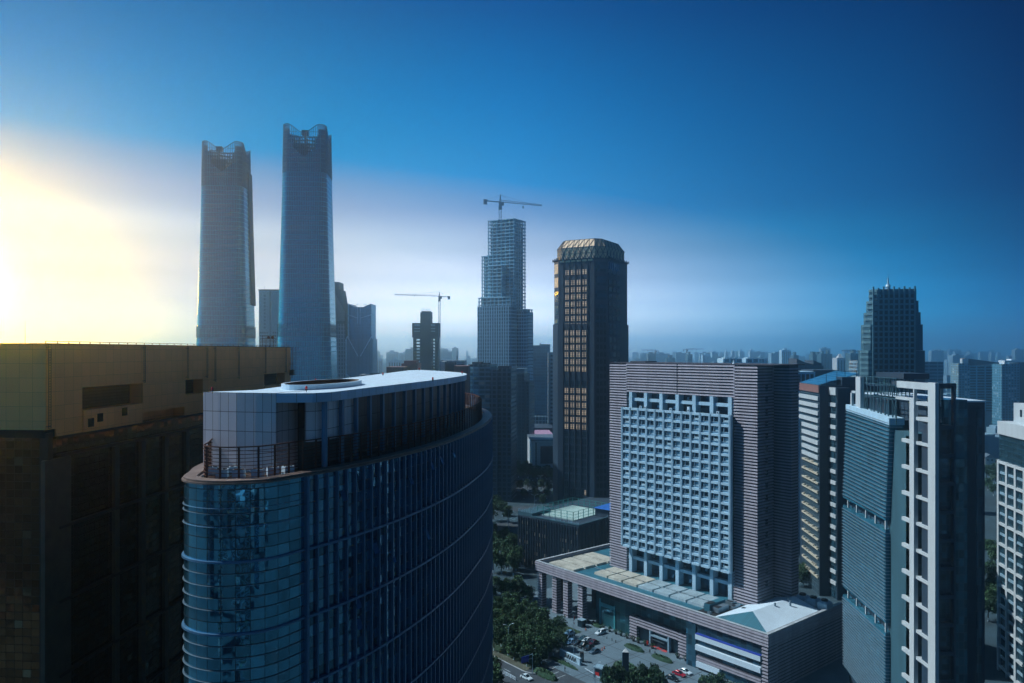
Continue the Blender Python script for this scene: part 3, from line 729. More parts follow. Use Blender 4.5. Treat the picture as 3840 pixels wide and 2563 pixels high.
# roof things
def slab(x0, x1, y0, y1, h=.9, m='skylight'):
    bm = MB(); bm.hexa([(x0, y0, zr), (x1, y0, zr), (x1, y1, zr), (x0, y1, zr)], [(x0 + .15, y0 + .15, zr + h), (x1 - .15, y0 + .15, zr + h * .92), (x1 - .15, y1 - .15, zr + h * .92), (x0 + .15, y1 - .15, zr + h)])
    bm.build('skylight', M[m], Hh)
for k in range(4): slab(4, 18.5, 3.6 + k * 6.6, 9.4 + k * 6.6)
for k in range(7):
    mm = 'skylight' if k < 3 else 'skygrey'; slab(25.5 + k * 7.5, 32.3 + k * 7.5, 8, 13.2, m=mm); slab(25.5 + k * 7.5, 32.3 + k * 7.5, 14, 19.5, m=mm)
bm = MB()
for k in range(27): bm.box(26 + k * 1.95, 26.25 + k * 1.95, 13.3, 14.0, zr, zr + .8)
bm.bar((20, 13.6, zr + .5), (78, 13.6, zr + .5), .25); bm.build('roof_duct', M['steel'], Hh)
hx0, hx1, hy0, hy1, hz = 85.5, 106.2, 1.4, 34, 21.2; rx_, ry_ = 96, 8.5
bm = MB(); zb = zr + .5
bm.face([(hx0, hy0, zb), (rx_, ry_, hz), (rx_, hy1, hz - .4), (hx0, hy1, zb)], 0); bm.face([(hx1, hy0, zb), (hx1, hy1, zb), (rx_, hy1, hz - .4), (rx_, ry_, hz)], 0)
bm.face([(hx0, hy0, zb), (hx1, hy0, zb), (rx_, ry_, hz)], 1); bm.face([(hx0, hy1, zb), (rx_, hy1, hz - .4), (hx1, hy1, zb)], 0)
g_seam = grid('teal_seam_roof', .7, 60, (.03, .15, .19), (.01, .06, .08), .1, .02, 0, .2, .5, 0, .2, .1, .5)
bm.build('hip_roof', [M['roofwhite'], g_seam], Hh)
for x, y in ((97, 20), (99, 26), (96.8, 28.5)):
    bm = MB(); bm.tube((x, y, hz - 1.2), (x, y, hz + .5), .35, n=8); bm.build('roof_vent', M['steel'], Hh)
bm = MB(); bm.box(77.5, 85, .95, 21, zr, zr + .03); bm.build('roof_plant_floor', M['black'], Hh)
for k, (x, y, w, d, h) in enumerate(((79, 6, 2.2, 9, 2.6), (81.6, 7, 2.4, 6, 1.8), (80, 16.5, 3, 2.4, 1.6), (82.5, 3, 1, 1, 1.4), (84, 14, 1.2, 4, 1.2), (87.5, 15, 1.5, 1.2, 1.4))):
    o = thing('plant_box', ('dark long plant box on the podium roof beside the skylights', 'grey plant box next to the longest one on the podium roof', 'squat plant box at the foot of the hotel tower',
        'tiny plant box near the front parapet of the podium', 'narrow low plant box behind the white hip roof edge', 'small plant box between the hip roof and the tower')[k], 'plant box', HT.w(x, y, zr), -R(50.4))
    bm = MB(); bm.box(0, w, 0, d, .2, h); bm.box(.1, .25, .1, d - .1, 0, .2); bm.box(w - .25, w - .1, .1, d - .1, 0, .2); bm.build('casing', M['steel'] if k != 0 else M['teal'], o)
    bm = MB(); bm.box(.2, w - .2, .2, d * .4, h, h + .15); bm.build('grille', M['black'], o)
o = thing('white_pipe', 'white pipe lying along the dark plant floor behind the podium fascia', 'pipe', HT.w(79, 2.2, zr), -R(50.4)); bm = MB(); bm.tube((0, 0, .5), (6, .6, .5), .14, n=8); bm.build('pipe', M['white'], o)
for k, px in enumerate((2942, 2994, 3049)):
    a = 95.3 + 4.0 * k
    o = thing('cooling_tower', ('leftmost cooling tower box, half behind the hotel', 'middle one of the three cooling towers', 'rightmost cooling tower box with pale marks')[k], 'cooling tower', HT.w(a, 35.2, zr), -R(50.4), 'cooling towers behind the hip roof'); o.scale = (.78, .78, .78)
    bm = MB(); bm.hexa([(0, 0, .6), (4.6, 0, .6), (4.6, 5, .6), (0, 5, .6)], [(0, 0, 3.7), (4.6, 0, 3.7), (4.6, 5, 3.7), (0, 5, 3.7)]); bm.hexa([(0, 0, 3.7), (4.6, 0, 3.7), (4.6, 5, 3.7), (0, 5, 3.7)], [(.7, .7, 4.5), (3.9, .7, 4.5), (3.9, 4.3, 4.5), (.7, 4.3, 4.5)]); bm.build('casing', M['mullion'], o)
    bm = MB(); bm.tube((2.3, 2.5, 4.4), (2.3, 2.5, 5.3), 1.5, 1.3, 14); bm.build('fan_stack', M['black'], o)
    for x in (.2, 4.2):
        for y in (.2, 4.6): bm = MB(); bm.box(x, x + .2, y, y + .2, 0, .6); bm.build('leg', M['black'], o)
    if k == 2:
        bm = MB()
        for j in range(4): bm.box(.7 + j * .8, 1.15 + j * .8, -.05, 0.02, 2.4, 3.1)
        bm.build('label_plate', M['mullion'], o)
# ================================================================ octagonal tower with crown painted sun gold
GT = Fr(2095, 426, 30)
Gd = GT.root('sun_gold_crown_tower', 'dark octagonal tower with windows glowing with painted sun gold under a faceted crown painted sun gold', 'office tower')
c = 5.6; L1 = GT.a(2229, 0); L2 = GT.v(2352, L1 + c) - c
def octo(e=0.0):
    k = .4142 * e
    return [(-k, -e), (L1 + k, -e), (L1 + c + e, c - k), (L1 + c + e, c + L2 + k), (L1 + k, 2 * c + L2 + e), (-k, 2 * c + L2 + e), (-c - e, c + L2 + k), (-c - e, c - k)]
ze, zset = GT.z(976, 0, 0), GT.z(1216, 0, 0)
g_oct = grid('tower_glass', 1.7, 1.95, (.05, .12, .16), (.02, .04, .06), .16, .2, .03, .5, .1, .02, .4, .4)
bm = MB(); bm.prism(octo(.7), 0, zset); bm.build('lower_shaft', M['navy'], Gd)
bm = MB(); bm.prism(octo(0), zset, ze - .4); bm.build('upper_shaft', M['navy'], Gd)
bm = MB()
for k in range(0, 8):
    p, q = octo(.75)[k], octo(.75)[(k + 1) % 8]; m = max(2, int(math.hypot(q[0] - p[0], q[1] - p[1]) / 1.6))
    for j in range(m + 1):
        x, y = p[0] + (q[0] - p[0]) * j / m, p[1] + (q[1] - p[1]) * j / m; bm.box(x - .18, x + .18, y - .18, y + .18, ze - .4, ze + (1.1 if j % 2 == 0 else .6))
bm.prism(octo(.5), ze - .4, ze + .05); bm.build('eaves_cornice', M['navy'], Gd)
bm = MB()
for z0, z1 in ((ze - 1.6, ze - .6),):
    for k in range(6): x = .8 + k * (L1 - 1.2) / 6; bm.box(x, x + (L1 - 1.2) / 6 - .7, -.15, .2, z0, z1)
bm.build('frieze_sun_gold', M['sungold'], Gd)
# corner glass strips on the chamfers
for (p, q, nm) in ((octo(0)[1], octo(0)[2], 0), (octo(0)[7], octo(0)[0], 1)):
    d = Vector((q[0] - p[0], q[1] - p[1])).normalized(); nx, ny = d.y, -d.x
    for j in range(5):
        z1 = ze - 2.0 - j * 7.7; z0 = z1 - 5.4; bm = MB(); w = math.hypot(q[0] - p[0], q[1] - p[1])
        a_, b_ = Vector((p[0], p[1])) + d * .7, Vector((p[0], p[1])) + d * (w - .7)
        o_ = Vector((nx, ny)) * .12
        bm.hexa([(*(a_ - o_), z0), (*(b_ - o_), z0), (*(b_ + o_), z0), (*(a_ + o_), z0)], [(*(a_ - o_), z1), (*(b_ - o_), z1), (*(b_ + o_), z1), (*(a_ + o_), z1)])
        bm.build('corner_window', [M['sungold'] if nm and j < 2 else g_oct], Gd)
for j in range(6):
    y = c + .8 + j * 2.7; bm = MB(); bm.box(L1 + c - .1, L1 + c + .15, y, y + 1.9, ze - 8, ze - 2); bm.build('side_window', M['bglass'], Gd)
def gpane(b, x, y, z):
    b.box(x, x + .85, y, y + .14, z, z + 2.65, 0); b.box(x - .03, x + .92, y - .05, y + .1, z + .6, z + .78, 1); b.box(x - .03, x + .92, y - .05, y + .1, z + 2.0, z + 2.16, 1)
def cpane(b, x, y, z): b.box(x, x + .95, y, y + .14, z, z + 2.75, 2); b.box(x - .03, x + .98, y - .05, y + .1, z + .62, z + .76, 1)
gi, gd_ = [], []
fx = [GT.a(p) for p in (2120, 2128.4, 2141.5, 2150.5, 2163, 2172, 2185, 2194.5)]
z = GT.z(1012, L1 * .5, 0); zs = [z]; z -= 5.6
while z > 24: zs.append(z); z -= 3.98
for r, z in enumerate(zs):
    off = .72 if z < zset - 1 else 0.02
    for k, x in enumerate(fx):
        lit = (r < 15 and r not in (14,)) or (16 <= r < 22) or (r == 30 and k == 7) or (r == 33 and k in (2, 3)) or (r == 34 and k in (3, 5))  # panes that get the painted sun glow
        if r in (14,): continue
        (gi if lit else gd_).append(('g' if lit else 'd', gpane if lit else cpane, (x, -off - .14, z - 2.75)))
panes(Gd, gi[:100], [M['glintglass'], M['navy'], M['dglass']])
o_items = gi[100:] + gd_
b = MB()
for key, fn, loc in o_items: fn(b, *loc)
o = b.build('window', [M['glintglass'], M['navy'], M['dglass']], Gd); o['kind'] = 'stuff'
bm = MB()
for x in (fx[0] - 1.1, fx[1] + 1.2, fx[3] + 1.2, fx[5] + 1.2, fx[7] + 1.4): bm.box(x - .25, x + .25, -1.15, -.7, 0, zset); bm.box(x - .25, x + .25, -.4, 0, zset, ze - 3)
bm.build('pilaster', M['navy'], Gd)
bm = MB()
for k in range(9):
    y = c + 1 + k * 1.9
    for r, z in enumerate(zs):
        if k in (2, 5, 8): continue
        bm.box(L1 + c + .5, L1 + c + .78, y, y + .9, z - 2.6, z)
for r, z in enumerate(zs[5:]):
    for k in range(3):
        for e in (0, .75):
            t = 1.2 + k * 2.1 + e; x, y = L1 + t * .7071 + .5, -.5 + t * .7071; bm.hexa([(x, y - .35, z - 2.5), (x + .35, y, z - 2.5), (x + .3, y + .1, z - 2.5), (x - .05, y - .25, z - 2.5)], [(x, y - .35, z), (x + .35, y, z), (x + .3, y + .1, z), (x - .05, y - .25, z)])
o = bm.build('side_window', M['dglass'], Gd); o['kind'] = 'stuff'
# crown: vertical faceted band, then sloping roof
e0 = -1.6; zc1, zc2 = ze + 6.6, ze + 11.2
ring0, ring1 = octo(e0), octo(e0)
ring2 = octo(-4.8)
bm = MB(); bm.hexa([(*p, ze) for p in ring0], [(*p, zc1) for p in ring1]); bm.build('crown_band', M['sungold'], Gd)
bm = MB(); bm.hexa([(*p, zc1) for p in ring1], [(*p, zc2) for p in ring2]); bm.build('crown_roof', M['sungold'], Gd)
bm = MB()
for k in range(8):
    p, q = Vector(ring1[k]), Vector(ring1[(k + 1) % 8]); p2, q2 = Vector(ring2[k]), Vector(ring2[(k + 1) % 8])
    m = 6 if k in (0, 2, 4, 6) else 2; d = (q - p).normalized(); o_ = Vector((d.y, -d.x)) * .06; zm = (ze + zc1) / 2
    for z in (ze, zm, zc1): bm.bar((*(p + o_), z), (*(q + o_), z), .22)
    bm.bar((*p, zc1), (*p2, zc2), .25); bm.bar((*p2, zc2), (*q2, zc2), .2)
    for j in range(m):
        A, B_ = p + (q - p) * j / m + o_, p + (q - p) * (j + 1) / m + o_; C = (A + B_) / 2
        bm.bar((*A, ze), (*C, zm), .26); bm.bar((*B_, ze), (*C, zm), .26); bm.bar((*C, zm), (*A, zc1), .26); bm.bar((*C, zm), (*B_, zc1), .26); bm.bar((*C, ze), (*C, zc1), .1)
        E, F_ = p2 + (q2 - p2) * j / m, p2 + (q2 - p2) * (j + 1) / m
        bm.bar((*A, zc1 + .1), (*F_, zc2 + .1), .24); bm.bar((*B_, zc1 + .1), (*F_, zc2 + .1), .16); bm.bar((*C, zc1 + .1), (*((E + F_) / 2), zc2 + .1), .08)
bm.build('crown_lattice', M['navy'], Gd)

# ---------------- its podium with the rooftop court
PT = Fr(1942.5, 372, 42)
Pd = PT.root('dark_podium_block', 'low dark finned block with a pale sports court and a blue roof hut on top', 'podium block')
PLn = PT.a(2172, 0); zpd = 25.6
bm = MB(); bm.box(0, PLn, 0, 90, 0, zpd); bm.build('wall', M['navy2'], Pd)
bm = MB(); bm.box(0, 9, 0, 14, zpd, zpd + 1.6); bm.box(9, PLn, -.2, .6, zpd, zpd + .5); bm.box(PLn - .5, PLn + .2, .6, 60, zpd, zpd + .5); bm.build('parapet', M['tealstone'], Pd)
for k in range(24):
    x = .6 + k * (PLn - 1.2) / 23; bm = MB(); bm.box(x - .18, x + .18, -.6, .0, 1.5, zpd - .6); bm.build('fin', M['navy'], Pd)
for k in range(16):
    y = 2 + k * 2.6; bm = MB(); bm.box(PLn, PLn + .6, y - .18, y + .18, 1.5, zpd - .6); bm.build('fin', M['navy'], Pd)
wi = []
pw_ = lambda b, x, y, z: b.box(x, x + .45, y, y + .1, z, z + 1.6, 0)
pd_ = lambda b, x, y, z: b.box(x, x + 1.1, y, y + .06, z, z + 2.6, 1)
for k in range(23):
    for r in range(5):
        x = 1.0 + k * (PLn - 1.2) / 23
        if 11 <= k <= 15: continue
        wi.append(('d', pd_, (x, -.07, 2.5 + r * 4.6)))
        if rnd.random() < .45: wi.append(('w', pw_, (x + rnd.random() * .5, -.16, 3 + r * 4.6)))
panes(Pd, wi, [M['palewin'], M['dglass']], limit=100)
bm = MB(); x0 = 1.0 + 11 * (PLn - 1.2) / 23; bm.box(x0, x0 + 8, -.12, 0, 2, zpd - 2); bm.build('blank_panel', M['navy'], Pd)
bm = MB(); bm.box(7.5, PLn - 8, 6, 34, zpd + .02, zpd + .3); bm.build('sports_court', M['court'], Pd)
bm = MB()
for x in [7.5 + k * (PLn - 15.5) / 6 for k in range(7)]:
    for y in (6, 34): bm.box(x - .12, x + .12, y - .12, y + .12, zpd + .3, zpd + 4.3)
for y in [6 + k * 4 for k in range(8)]:
    for x in (7.5, PLn - 8): bm.box(x - .12, x + .12, y - .12, y + .12, zpd + .3, zpd + 4.3)
for z in (zpd + 1.4, zpd + 2.8, zpd + 4.2):
    for y in (6, 34): bm.bar((7.5, y, z), (PLn - 8, y, z), .12)
    for x in (7.5, PLn - 8): bm.bar((x, 6, z), (x, 34, z), .12)
bm.build('court_fence', M['fence'], Pd)
bm = MB(); bm.box(PLn - 7, PLn + 18, 22, 46, 0, zpd + 4); bm.build('roof_hut', M['navy2'], Pd)
bm = MB()
for (x0, x1, y0, y1) in ((PLn - 7.5, PLn + 4, 21, 38), (PLn + 4, PLn + 12, 26, 40)):
    z = zpd + 4.05; mx, my = (x0 + x1) / 2, (y0 + y1) / 2
    for tri in (((x0, y0), (x1, y0)), ((x1, y0), (x1, y1)), ((x1, y1), (x0, y1)), ((x0, y1), (x0, y0))): bm.face([(*tri[0], z), (*tri[1], z), (mx, my, z + 2.2)])
bm.build('blue_roof', M['blueroof'], Pd)
bm = MB()
for k in range(46): x, y = rnd.uniform(0, 8.5), rnd.choice([.2, 13.5]) if k % 2 else rnd.uniform(0, 14); bm.tube((x, y, zpd + 1.6), (x, y, zpd + 1.6 + rnd.uniform(.4, 1.5)), .1, n=5)
for k in range(30): x = rnd.uniform(PLn - 16, PLn); bm.tube((x, .4, zpd + .5), (x, .4, zpd + rnd.uniform(.9, 1.9)), .1, n=5)
bm.build('roof_railing', M['mullion'], Pd)
for k, (x, y) in enumerate(((PLn + 7, 41), (PLn + 10, 44), (PLn + 13, 36), (PLn + 15, 43), (PLn + 4, 43))):
    o = thing('roof_fan', 'round grey fan unit on the roof of the dark podium block behind its blue roof', 'fan unit', PT.w(x, y, zpd + 4), 0, 'fan units behind the blue roof'); bm = MB(); bm.box(-1.1, 1.1, -1.1, 1.1, .0, 1.5); bm.build('casing', M['mullion'], o)
    bm = MB(); bm.tube((0, 0, 1.5), (0, 0, 2.1), .9, .8, 12); bm.build('fan', M['steel'], o)

M['crownsteel'] = mat('crown_steel', (.04, .13, .19), .5, .3)
# ================================================================ twin towers
def twin(px0, px1, D, ptop, label, rot, crane_px, notch):
    xc = PX((px0 + px1) / 2, D); o = thing('tapering_skyscraper', label, 'skyscraper', (xc, D, 0), R(rot), 'twin tapering towers')
    ztop = PZ(ptop, D - 20); hw0 = (PX(px1, D) - PX(px0, D)) / 2 * .885
    def hw(z):
        t = max(0.0, (ztop - z) / ztop); return hw0 * (1 + .42 * t ** 1.25)
    def plan(z, n=12, rr=.36):
        h = hw(z); r = h * rr; out = []
        for cx_, cy_, a0_ in ((1, -1, -90), (1, 1, 0), (-1, 1, 90), (-1, -1, 180)):
            for k in range(n + 1): a_ = R(a0_ + 90 * k / n); out.append((cx_ * (h - r) + r * math.cos(a_), cy_ * (h - r) + r * math.sin(a_)))
        return out
    zs_ = [0, 40, 80, 105, 125, 150, 175, 200, 225, 245, ztop - 42]
    bm = MB()
    for z0, z1 in zip(zs_, zs_[1:]):
        p, q = plan(z0), plan(z1); n = len(p); L = 0
        for k in range(n):
            j = (k + 1) % n; d = math.hypot(p[j][0] - p[k][0], p[j][1] - p[k][1]); bm.face([(*p[k], z0), (*p[j], z0), (*q[j], z1), (*q[k], z1)], 0, [(L, z0), (L + d, z0), (L + d, z1), (L, z1)]); L += d
    g = grid('tower_glass_%d' % px0, 1.5, 4.2, (.02, .42, .47), (.018, .35, .40), .22, .4, .012, .75, .2, .004, .1, .22)
    bm.face([(*p, ztop - 42.2) for p in plan(ztop - 42.2)]); bm.build('glass_shaft', g, o)
    for zz, hh in ((118, 11),):
        bm = MB(); p = plan(zz); n = len(p)
        for k in range(n):
            j = (k + 1) % n; m = max(1, int(math.hypot(p[j][0] - p[k][0], p[j][1] - p[k][1]) / 2.4))
            for i in range(m):
                x, y = p[k][0] + (p[j][0] - p[k][0]) * i / m, p[k][1] + (p[j][1] - p[k][1]) * i / m; bm.box(x * 1.006 - .1, x * 1.006 + .1, y * 1.006 - .1, y * 1.006 + .1, zz, zz + hh)
        bm.build('louvre_band', M['crownsteel'], o)
    # crown: open lattice, high at the corners and dipping to the middle of every side
    top = plan(ztop); n = len(top); hh = hw(ztop)
    def crest(x, y):
        q = min(1.0, min(abs(x), abs(y)) / hh / .78); return ztop - 7.6 * (1 - q * q * (3 - 2 * q))
    bm = MB(); bs = MB(); bsol = MB()
    zb = ztop - 42
    pts = []
    for k in range(n):
        j = (k + 1) % n; m = max(1, int(math.hypot(top[j][0] - top[k][0], top[j][1] - top[k][1]) / 1.55))
        for i in range(m): pts.append((top[k][0] + (top[j][0] - top[k][0]) * i / m, top[k][1] + (top[j][1] - top[k][1]) * i / m))
    m = len(pts)
    for i, (x, y) in enumerate(pts):
        zt_ = crest(x, y); s_ = hw(zb) / hh
        bm.bar((x * s_, y * s_, zb), (x, y, zt_), .34)
        x2, y2 = pts[(i + 1) % m]; zt2 = crest(x2, y2)
        bm.bar((x, y, zt_), (x2, y2, zt2), .5)
        z = zb + 4
        while z < min(zt_, zt2) - 1:
            s2 = hw(z) / hh; bm.bar((x * s2, y * s2, z), (x2 * s2, y2 * s2, z), .3); z += 5.2
        # corners glazed nearly to the top, sides glazed only at the foot
        q = min(abs(x), abs(y)) / hh; zg = zt_ - 4 if q > .66 else (zt_ - 9 if q > .55 else zb + 13 + 16 * q)
        s_g = hw(zg) / hh * .995
        bsol.face([(x * s_ * .995, y * s_ * .995, zb), (x2 * s_ * .995, y2 * s_ * .995, zb), (x2 * s_g, y2 * s_g, zg), (x * s_g, y * s_g, zg)])
    bm.build('crown_lattice', M['crownsteel'], o); bsol.build('crown_glass', g, o)
    r_ = hh * .72
    for z in [zb + 3.2 * k for k in range(1, 11)]:
        for s1 in (-1, 1): bs.bar((-r_, s1 * r_, z), (r_, s1 * r_, z), .8); bs.bar((s1 * r_, -r_, z), (s1 * r_, r_, z), .8)
    for k in range(13):
        t = -r_ + 2 * r_ * k / 12; ht = 34 - 4 * (1 - abs(k - 6) / 6)
        for s1 in (-1, 1):
            bs.bar((t, s1 * r_, zb), (t, s1 * r_, zb + ht), .7); bs.bar((s1 * r_, t, zb), (s1 * r_, t, zb + ht), .7)
            if k < 12:
                t2 = -r_ + 2 * r_ * (k + 1) / 12
                for zk in (12, 19, 26): bs.bar((t, s1 * r_, zb + zk - 7), (t2, s1 * r_, zb + zk), .5); bs.bar((s1 * r_, t2, zb + zk - 7), (s1 * r_, t, zb + zk), .5)
    bs.box(-r_ * .9, r_ * .1, -r_ * .5, r_ * .5, zb, zb + 27); bs.box(r_ * .1, r_ * .9, -r_ * .5, r_ * .5, zb, zb + 13); bs.build('crown_steelwork', M['navy2'], o)
    # cleaning crane
    x = PX(crane_px, D) - xc; bm = MB(); bm.tube((x, -2, zb + 20), (x, -2, ztop - 4), .8, n=8); bm.box(x - 3, x + 3, -4, 0, ztop - 5.5, ztop - 1.2); bm.bar((x, -2, ztop - 9), (x + 11, -3, ztop - 12), .8); bm.bar((x + 2, -2, ztop - 10), (x - 9, -3, ztop - 11), .7)
    bm.build('roof_crane', M['navy2'], o)
    if notch:
        h = hw(200); bm = MB(); pp = []
        for z in (150, 190, 230, ztop - 24): pp.append((hw(z) + .9, z))
        for (xa, za), (xb, zb2) in zip(pp, pp[1:]): bm.hexa([(xa - 4, 2, za), (xa, 2, za), (xa, hw(za) * .8, za), (xa - 4, hw(za) * .8, za)], [(xb - 4, 2, zb2), (xb, 2, zb2), (xb, hw(zb2) * .8, zb2), (xb - 4, hw(zb2) * .8, zb2)])
        bm.build('side_hoist', M['navy2'], o)
    return o
twin(1066, 1242, 680, 463, 'taller-looking right one of the two tapering glass towers, with open lattice crown', 4, 1147, False)
twin(767, 933, 735, 528, 'left one of the two tapering glass towers, closer to the sun glow', 5, 826, True)

# ================================================================ generic block builder
def block(name, label, cat, px0, px1, ptop, D, depth=25, th=0.0, m=None, group=None, pbase=None, parts=None):
    f = Fr(px0, D, th); a1_ = f.a(px1, 0); z1 = f.z(ptop, a1_ / 2, 0)
    r = f.root(name, label, cat, group); bm = MB(); bm.box(0, a1_, 0, depth, 0, z1); bm.build('wall', m, r)
    return f, r, a1_, z1
def winrows(r, x0, x1, y, z0, z1, nc, nr, w, h, m, limit=100, side=None):
    items = []; cw_, ch_ = (x1 - x0) / nc, (z1 - z0) / nr
    fn = lambda b, x, y_, z: b.box(x, x + cw_ * w, y_ - .12, y_ + .05, z, z + ch_ * h)
    for j in reversed(range(nr)):
        for i in range(nc): items.append(('w', fn, (x0 + (i + (1 - w) / 2) * cw_, y, z0 + (j + (1 - h) / 2) * ch_)))
    panes(r, items, [m], limit=limit)

# white apartment tower between the twins
f, r, a1_, z1 = block('apartment_tower', 'slim white apartment tower seen between the two tapering towers', 'apartment tower', 971, 1062, 1090, 860, 24, 0, M['white'])
winrows(r, 1, 11, 0, 60, 128, 5, 19, .5, .55, M['steel'], 100); winrows(r, 15, a1_ - .5, 0, 60, 128, 5, 19, .5, .55, M['steel'], 0)
winrows(r, 4.5, 8.5, 0, 130, 170, 1, 10, .55, .6, M['mullion']); bm = MB(); bm.box(12, 14, -.5, 0, 40, z1 - 1); bm.build('service_core', M['mullion'], r)
bm = MB(); bm.box(-.4, a1_ + .4, -.4, 24, z1, z1 + 1.2); bm.tube((4.5, 6, z1), (4.5, 6, z1 + 5.5), .15, n=5); bm.build('roof_parapet', M['steel'], r)
# slope-shouldered tower right of the taller twin
f = Fr(1225, 900, 0); r = f.root('shouldered_tower', 'blue tower with a sloping shoulder half hidden behind the right tapering tower', 'office tower')
A = lambda p: f.a(p, 0)
zz = lambda p: f.z(p, 0, 0)
bm = MB()
prof = [(0, 0), (A(1294), 0), (A(1294), zz(1182)), (A(1279), zz(1087)), (A(1271.5), zz(1086)), (A(1270.5), zz(1058)), (0, zz(1057))]
b0 = [(x, 0, z) for x, z in prof]; b1 = [(x, 25, z) for x, z in prof]; bm.hexa(b0, b1); bm.build('wall', M['tealstone'], r)
g_sh = grid('shoulder_glass', 3.2, 4.6, (.12, .2, .26), (.26, .32, .38), 1.4, 1.4, .02, .4, .2, 0, .3, .3)
bm = MB(); bm.box(A(1240), A(1293.5), -.2, 0, 0, zz(1215)); bm.build('window_wall', g_sh, r)
bm = MB()
for k in range(9): x = A(1262) + k * 1.15; bm.box(x - .2, x + .2, -.5, 0, zz(1205), zz(1110) - k * 2.2)
bm.build('fins', M['mullion'], r)
# V-crest tower
f = Fr(1307, 900, 3); r = f.root('notched_tower', 'blue glass tower with a V-notched top and white V bracing', 'office tower')
A1 = f.a(1392, 0); W = A1; zt_ = f.z(1140, 0, 0); zm_ = f.z(1152.5, 0, 0)
g_v = grid('v_tower_glass', 1.6, 4.2, (.06, .22, .34), (.10, .24, .34), .25, .2, .015, .5, .15, 0, .2, .3)
bm = MB()
top = [(0, zt_), (W * .30, zm_), (W * .66, zm_), (W, zt_ - .3)]
bm.hexa([(0, 0, 0)] + [(x, 0, z) for x, z in []] + [(W, 0, 0)] + [(x, 0, z) for x, z in reversed(top)], [(0, 24, 0), (W, 24, 0)] + [(x, 24, z) for x, z in reversed(top)]); bm.build('glass_shaft', g_v, r)
zv = f.z(1262, 0, 0); zl = f.z(1337, 0, 0)
bm = MB(); bm.box(-2.6, W + 2.2, -1.5, 22, 0, zv - 3); bm.build('lower_shaft', grid('v_lower_glass', 1.6, 90, (.07, .2, .3), (.22, .32, .4), .5, .2, .015, .4, .2, 0, .2, .3), r)
M['whitemetal'] = mat('white_brace_metal', (.62, .68, .72), .4)
bm = MB()
bm.bar((0, -.3, 0), (0, -.3, zt_), 1.5); bm.bar((-.2, -.2, zt_), (W * .3, -.2, zm_), .5); bm.bar((W * .66, -.2, zm_), (W, -.2, zt_), .5)
for x in (W * .40, W * .52): bm.bar((x, -.2, zv + 14), (x, -.2, zm_), .35)
bm.bar((0, -.2, zt_ - 13), (W * .4, -.2, zt_ - 17), .45); bm.bar((W * .52, -.2, zt_ - 17), (W, -.2, zt_ - 13), .45)
bm.bar((-1, -1.9, zv), (W * .44, -1.9, zl), 1.0); bm.bar((W + 1, -1.9, zv), (W * .54, -1.9, zl), 1.0); bm.bar((-2.4, -1.4, 0), (-2.4, -1.4, zv - 3), 1.8); bm.bar((-2.4, -1.4, zv - 3), (-.5, -1.4, zv), 1.2); bm.bar((W + 2, -1.4, zv - 3), (W + .6, -1.4, zv), 1.0)
bm.build('white_brace', M['whitemetal'], r)
bm = MB()
for s1, x0 in ((1, W * .22), (-1, W * .76)): bm.bar((x0, 6, zm_), (x0, 6, zm_ + 2.5), .4); bm.bar((x0, 6, zm_ + 2), (x0 + s1 * 4.5, 6, zm_ + 4.2), .4)
bm.build('roof_davit', M['navy2'], r)
bm = MB(); bm.tube((-1.5, -3, f.z(1480, 0, 0) - 20), (-1.5, -3, f.z(1405, 0, 0)), 1.2, n=8); bm.bar((-1.5, -3, f.z(1403, 0, 0)), (5, -4, f.z(1428, 0, 0)), 1.0); bm.build('base_arch', M['whitemetal'], r)

# ================================================================ core under construction, with its crane
f = Fr(1548, 800, 0); r = f.root('unfinished_core_tower', 'unfinished dark tower with a tall central core and open floors at both sides', 'construction site')
A = lambda p: f.a(p, 0); zz = lambda p: f.z(p, 0, 0)
bm = MB(); bm.box(A(1580), A(1614.5), 0, 20, 0, zz(1168)); bm.box(A(1575), A(1580), 2, 18, 0, zz(1172)); bm.build('core', M['navy2'], r)
bm = MB()
for k in range(14): x = A(1581) + k * .7; bm.tube((x, 0, zz(1168)), (x, 0, zz(1168) + rnd.uniform(1, 4)), .09, n=4)
bm.build('rebar', M['steel'], r)
bm = MB()
for (x0, x1) in ((A(1545.5), A(1580)), (A(1614.5), A(1645.5))): bm.box(x0, x1, -.6, 20.5, zz(1266), zz(1212))
bm.build('scaffold_screen', M['navy2'], r)
bm = MB()
for z in (1218, 1222, 1233, 1243):
    for (x0, x1) in ((A(1554), A(1575)), (A(1616), A(1632))): bm.box(x0, x1, -.75, -.6, zz(z) - .4, zz(z) + .4)
bm.build('floor_edge', M['mullion'], r)
bm = MB(); z = zz(1266); k = 0
while z > 0:
    bm.box(A(1549), A(1580), 0, 20, z - 1.5, z); bm.box(A(1614.5), A(1642), 0, 20, z - 1.5, z); z -= 3.3
bm.build('floor_slab', M['navy2'], r)
for x0, x1 in ((1549, 1553.5), (1574.5, 1580), (1614.5, 1618), (1630.5, 1642)):
    bm = MB(); bm.box(A(x0), A(x1), 0, 20, 0, zz(1266)); bm.build('shear_wall', M['navy2'], r)
bm = MB()
for k in range(6): z = zz(1281) - k * 6.9; bm.box(A(1585), A(1610), -.3, 0, z - 6, z - .6)
bm.build('core_panel', M['navy'], r)
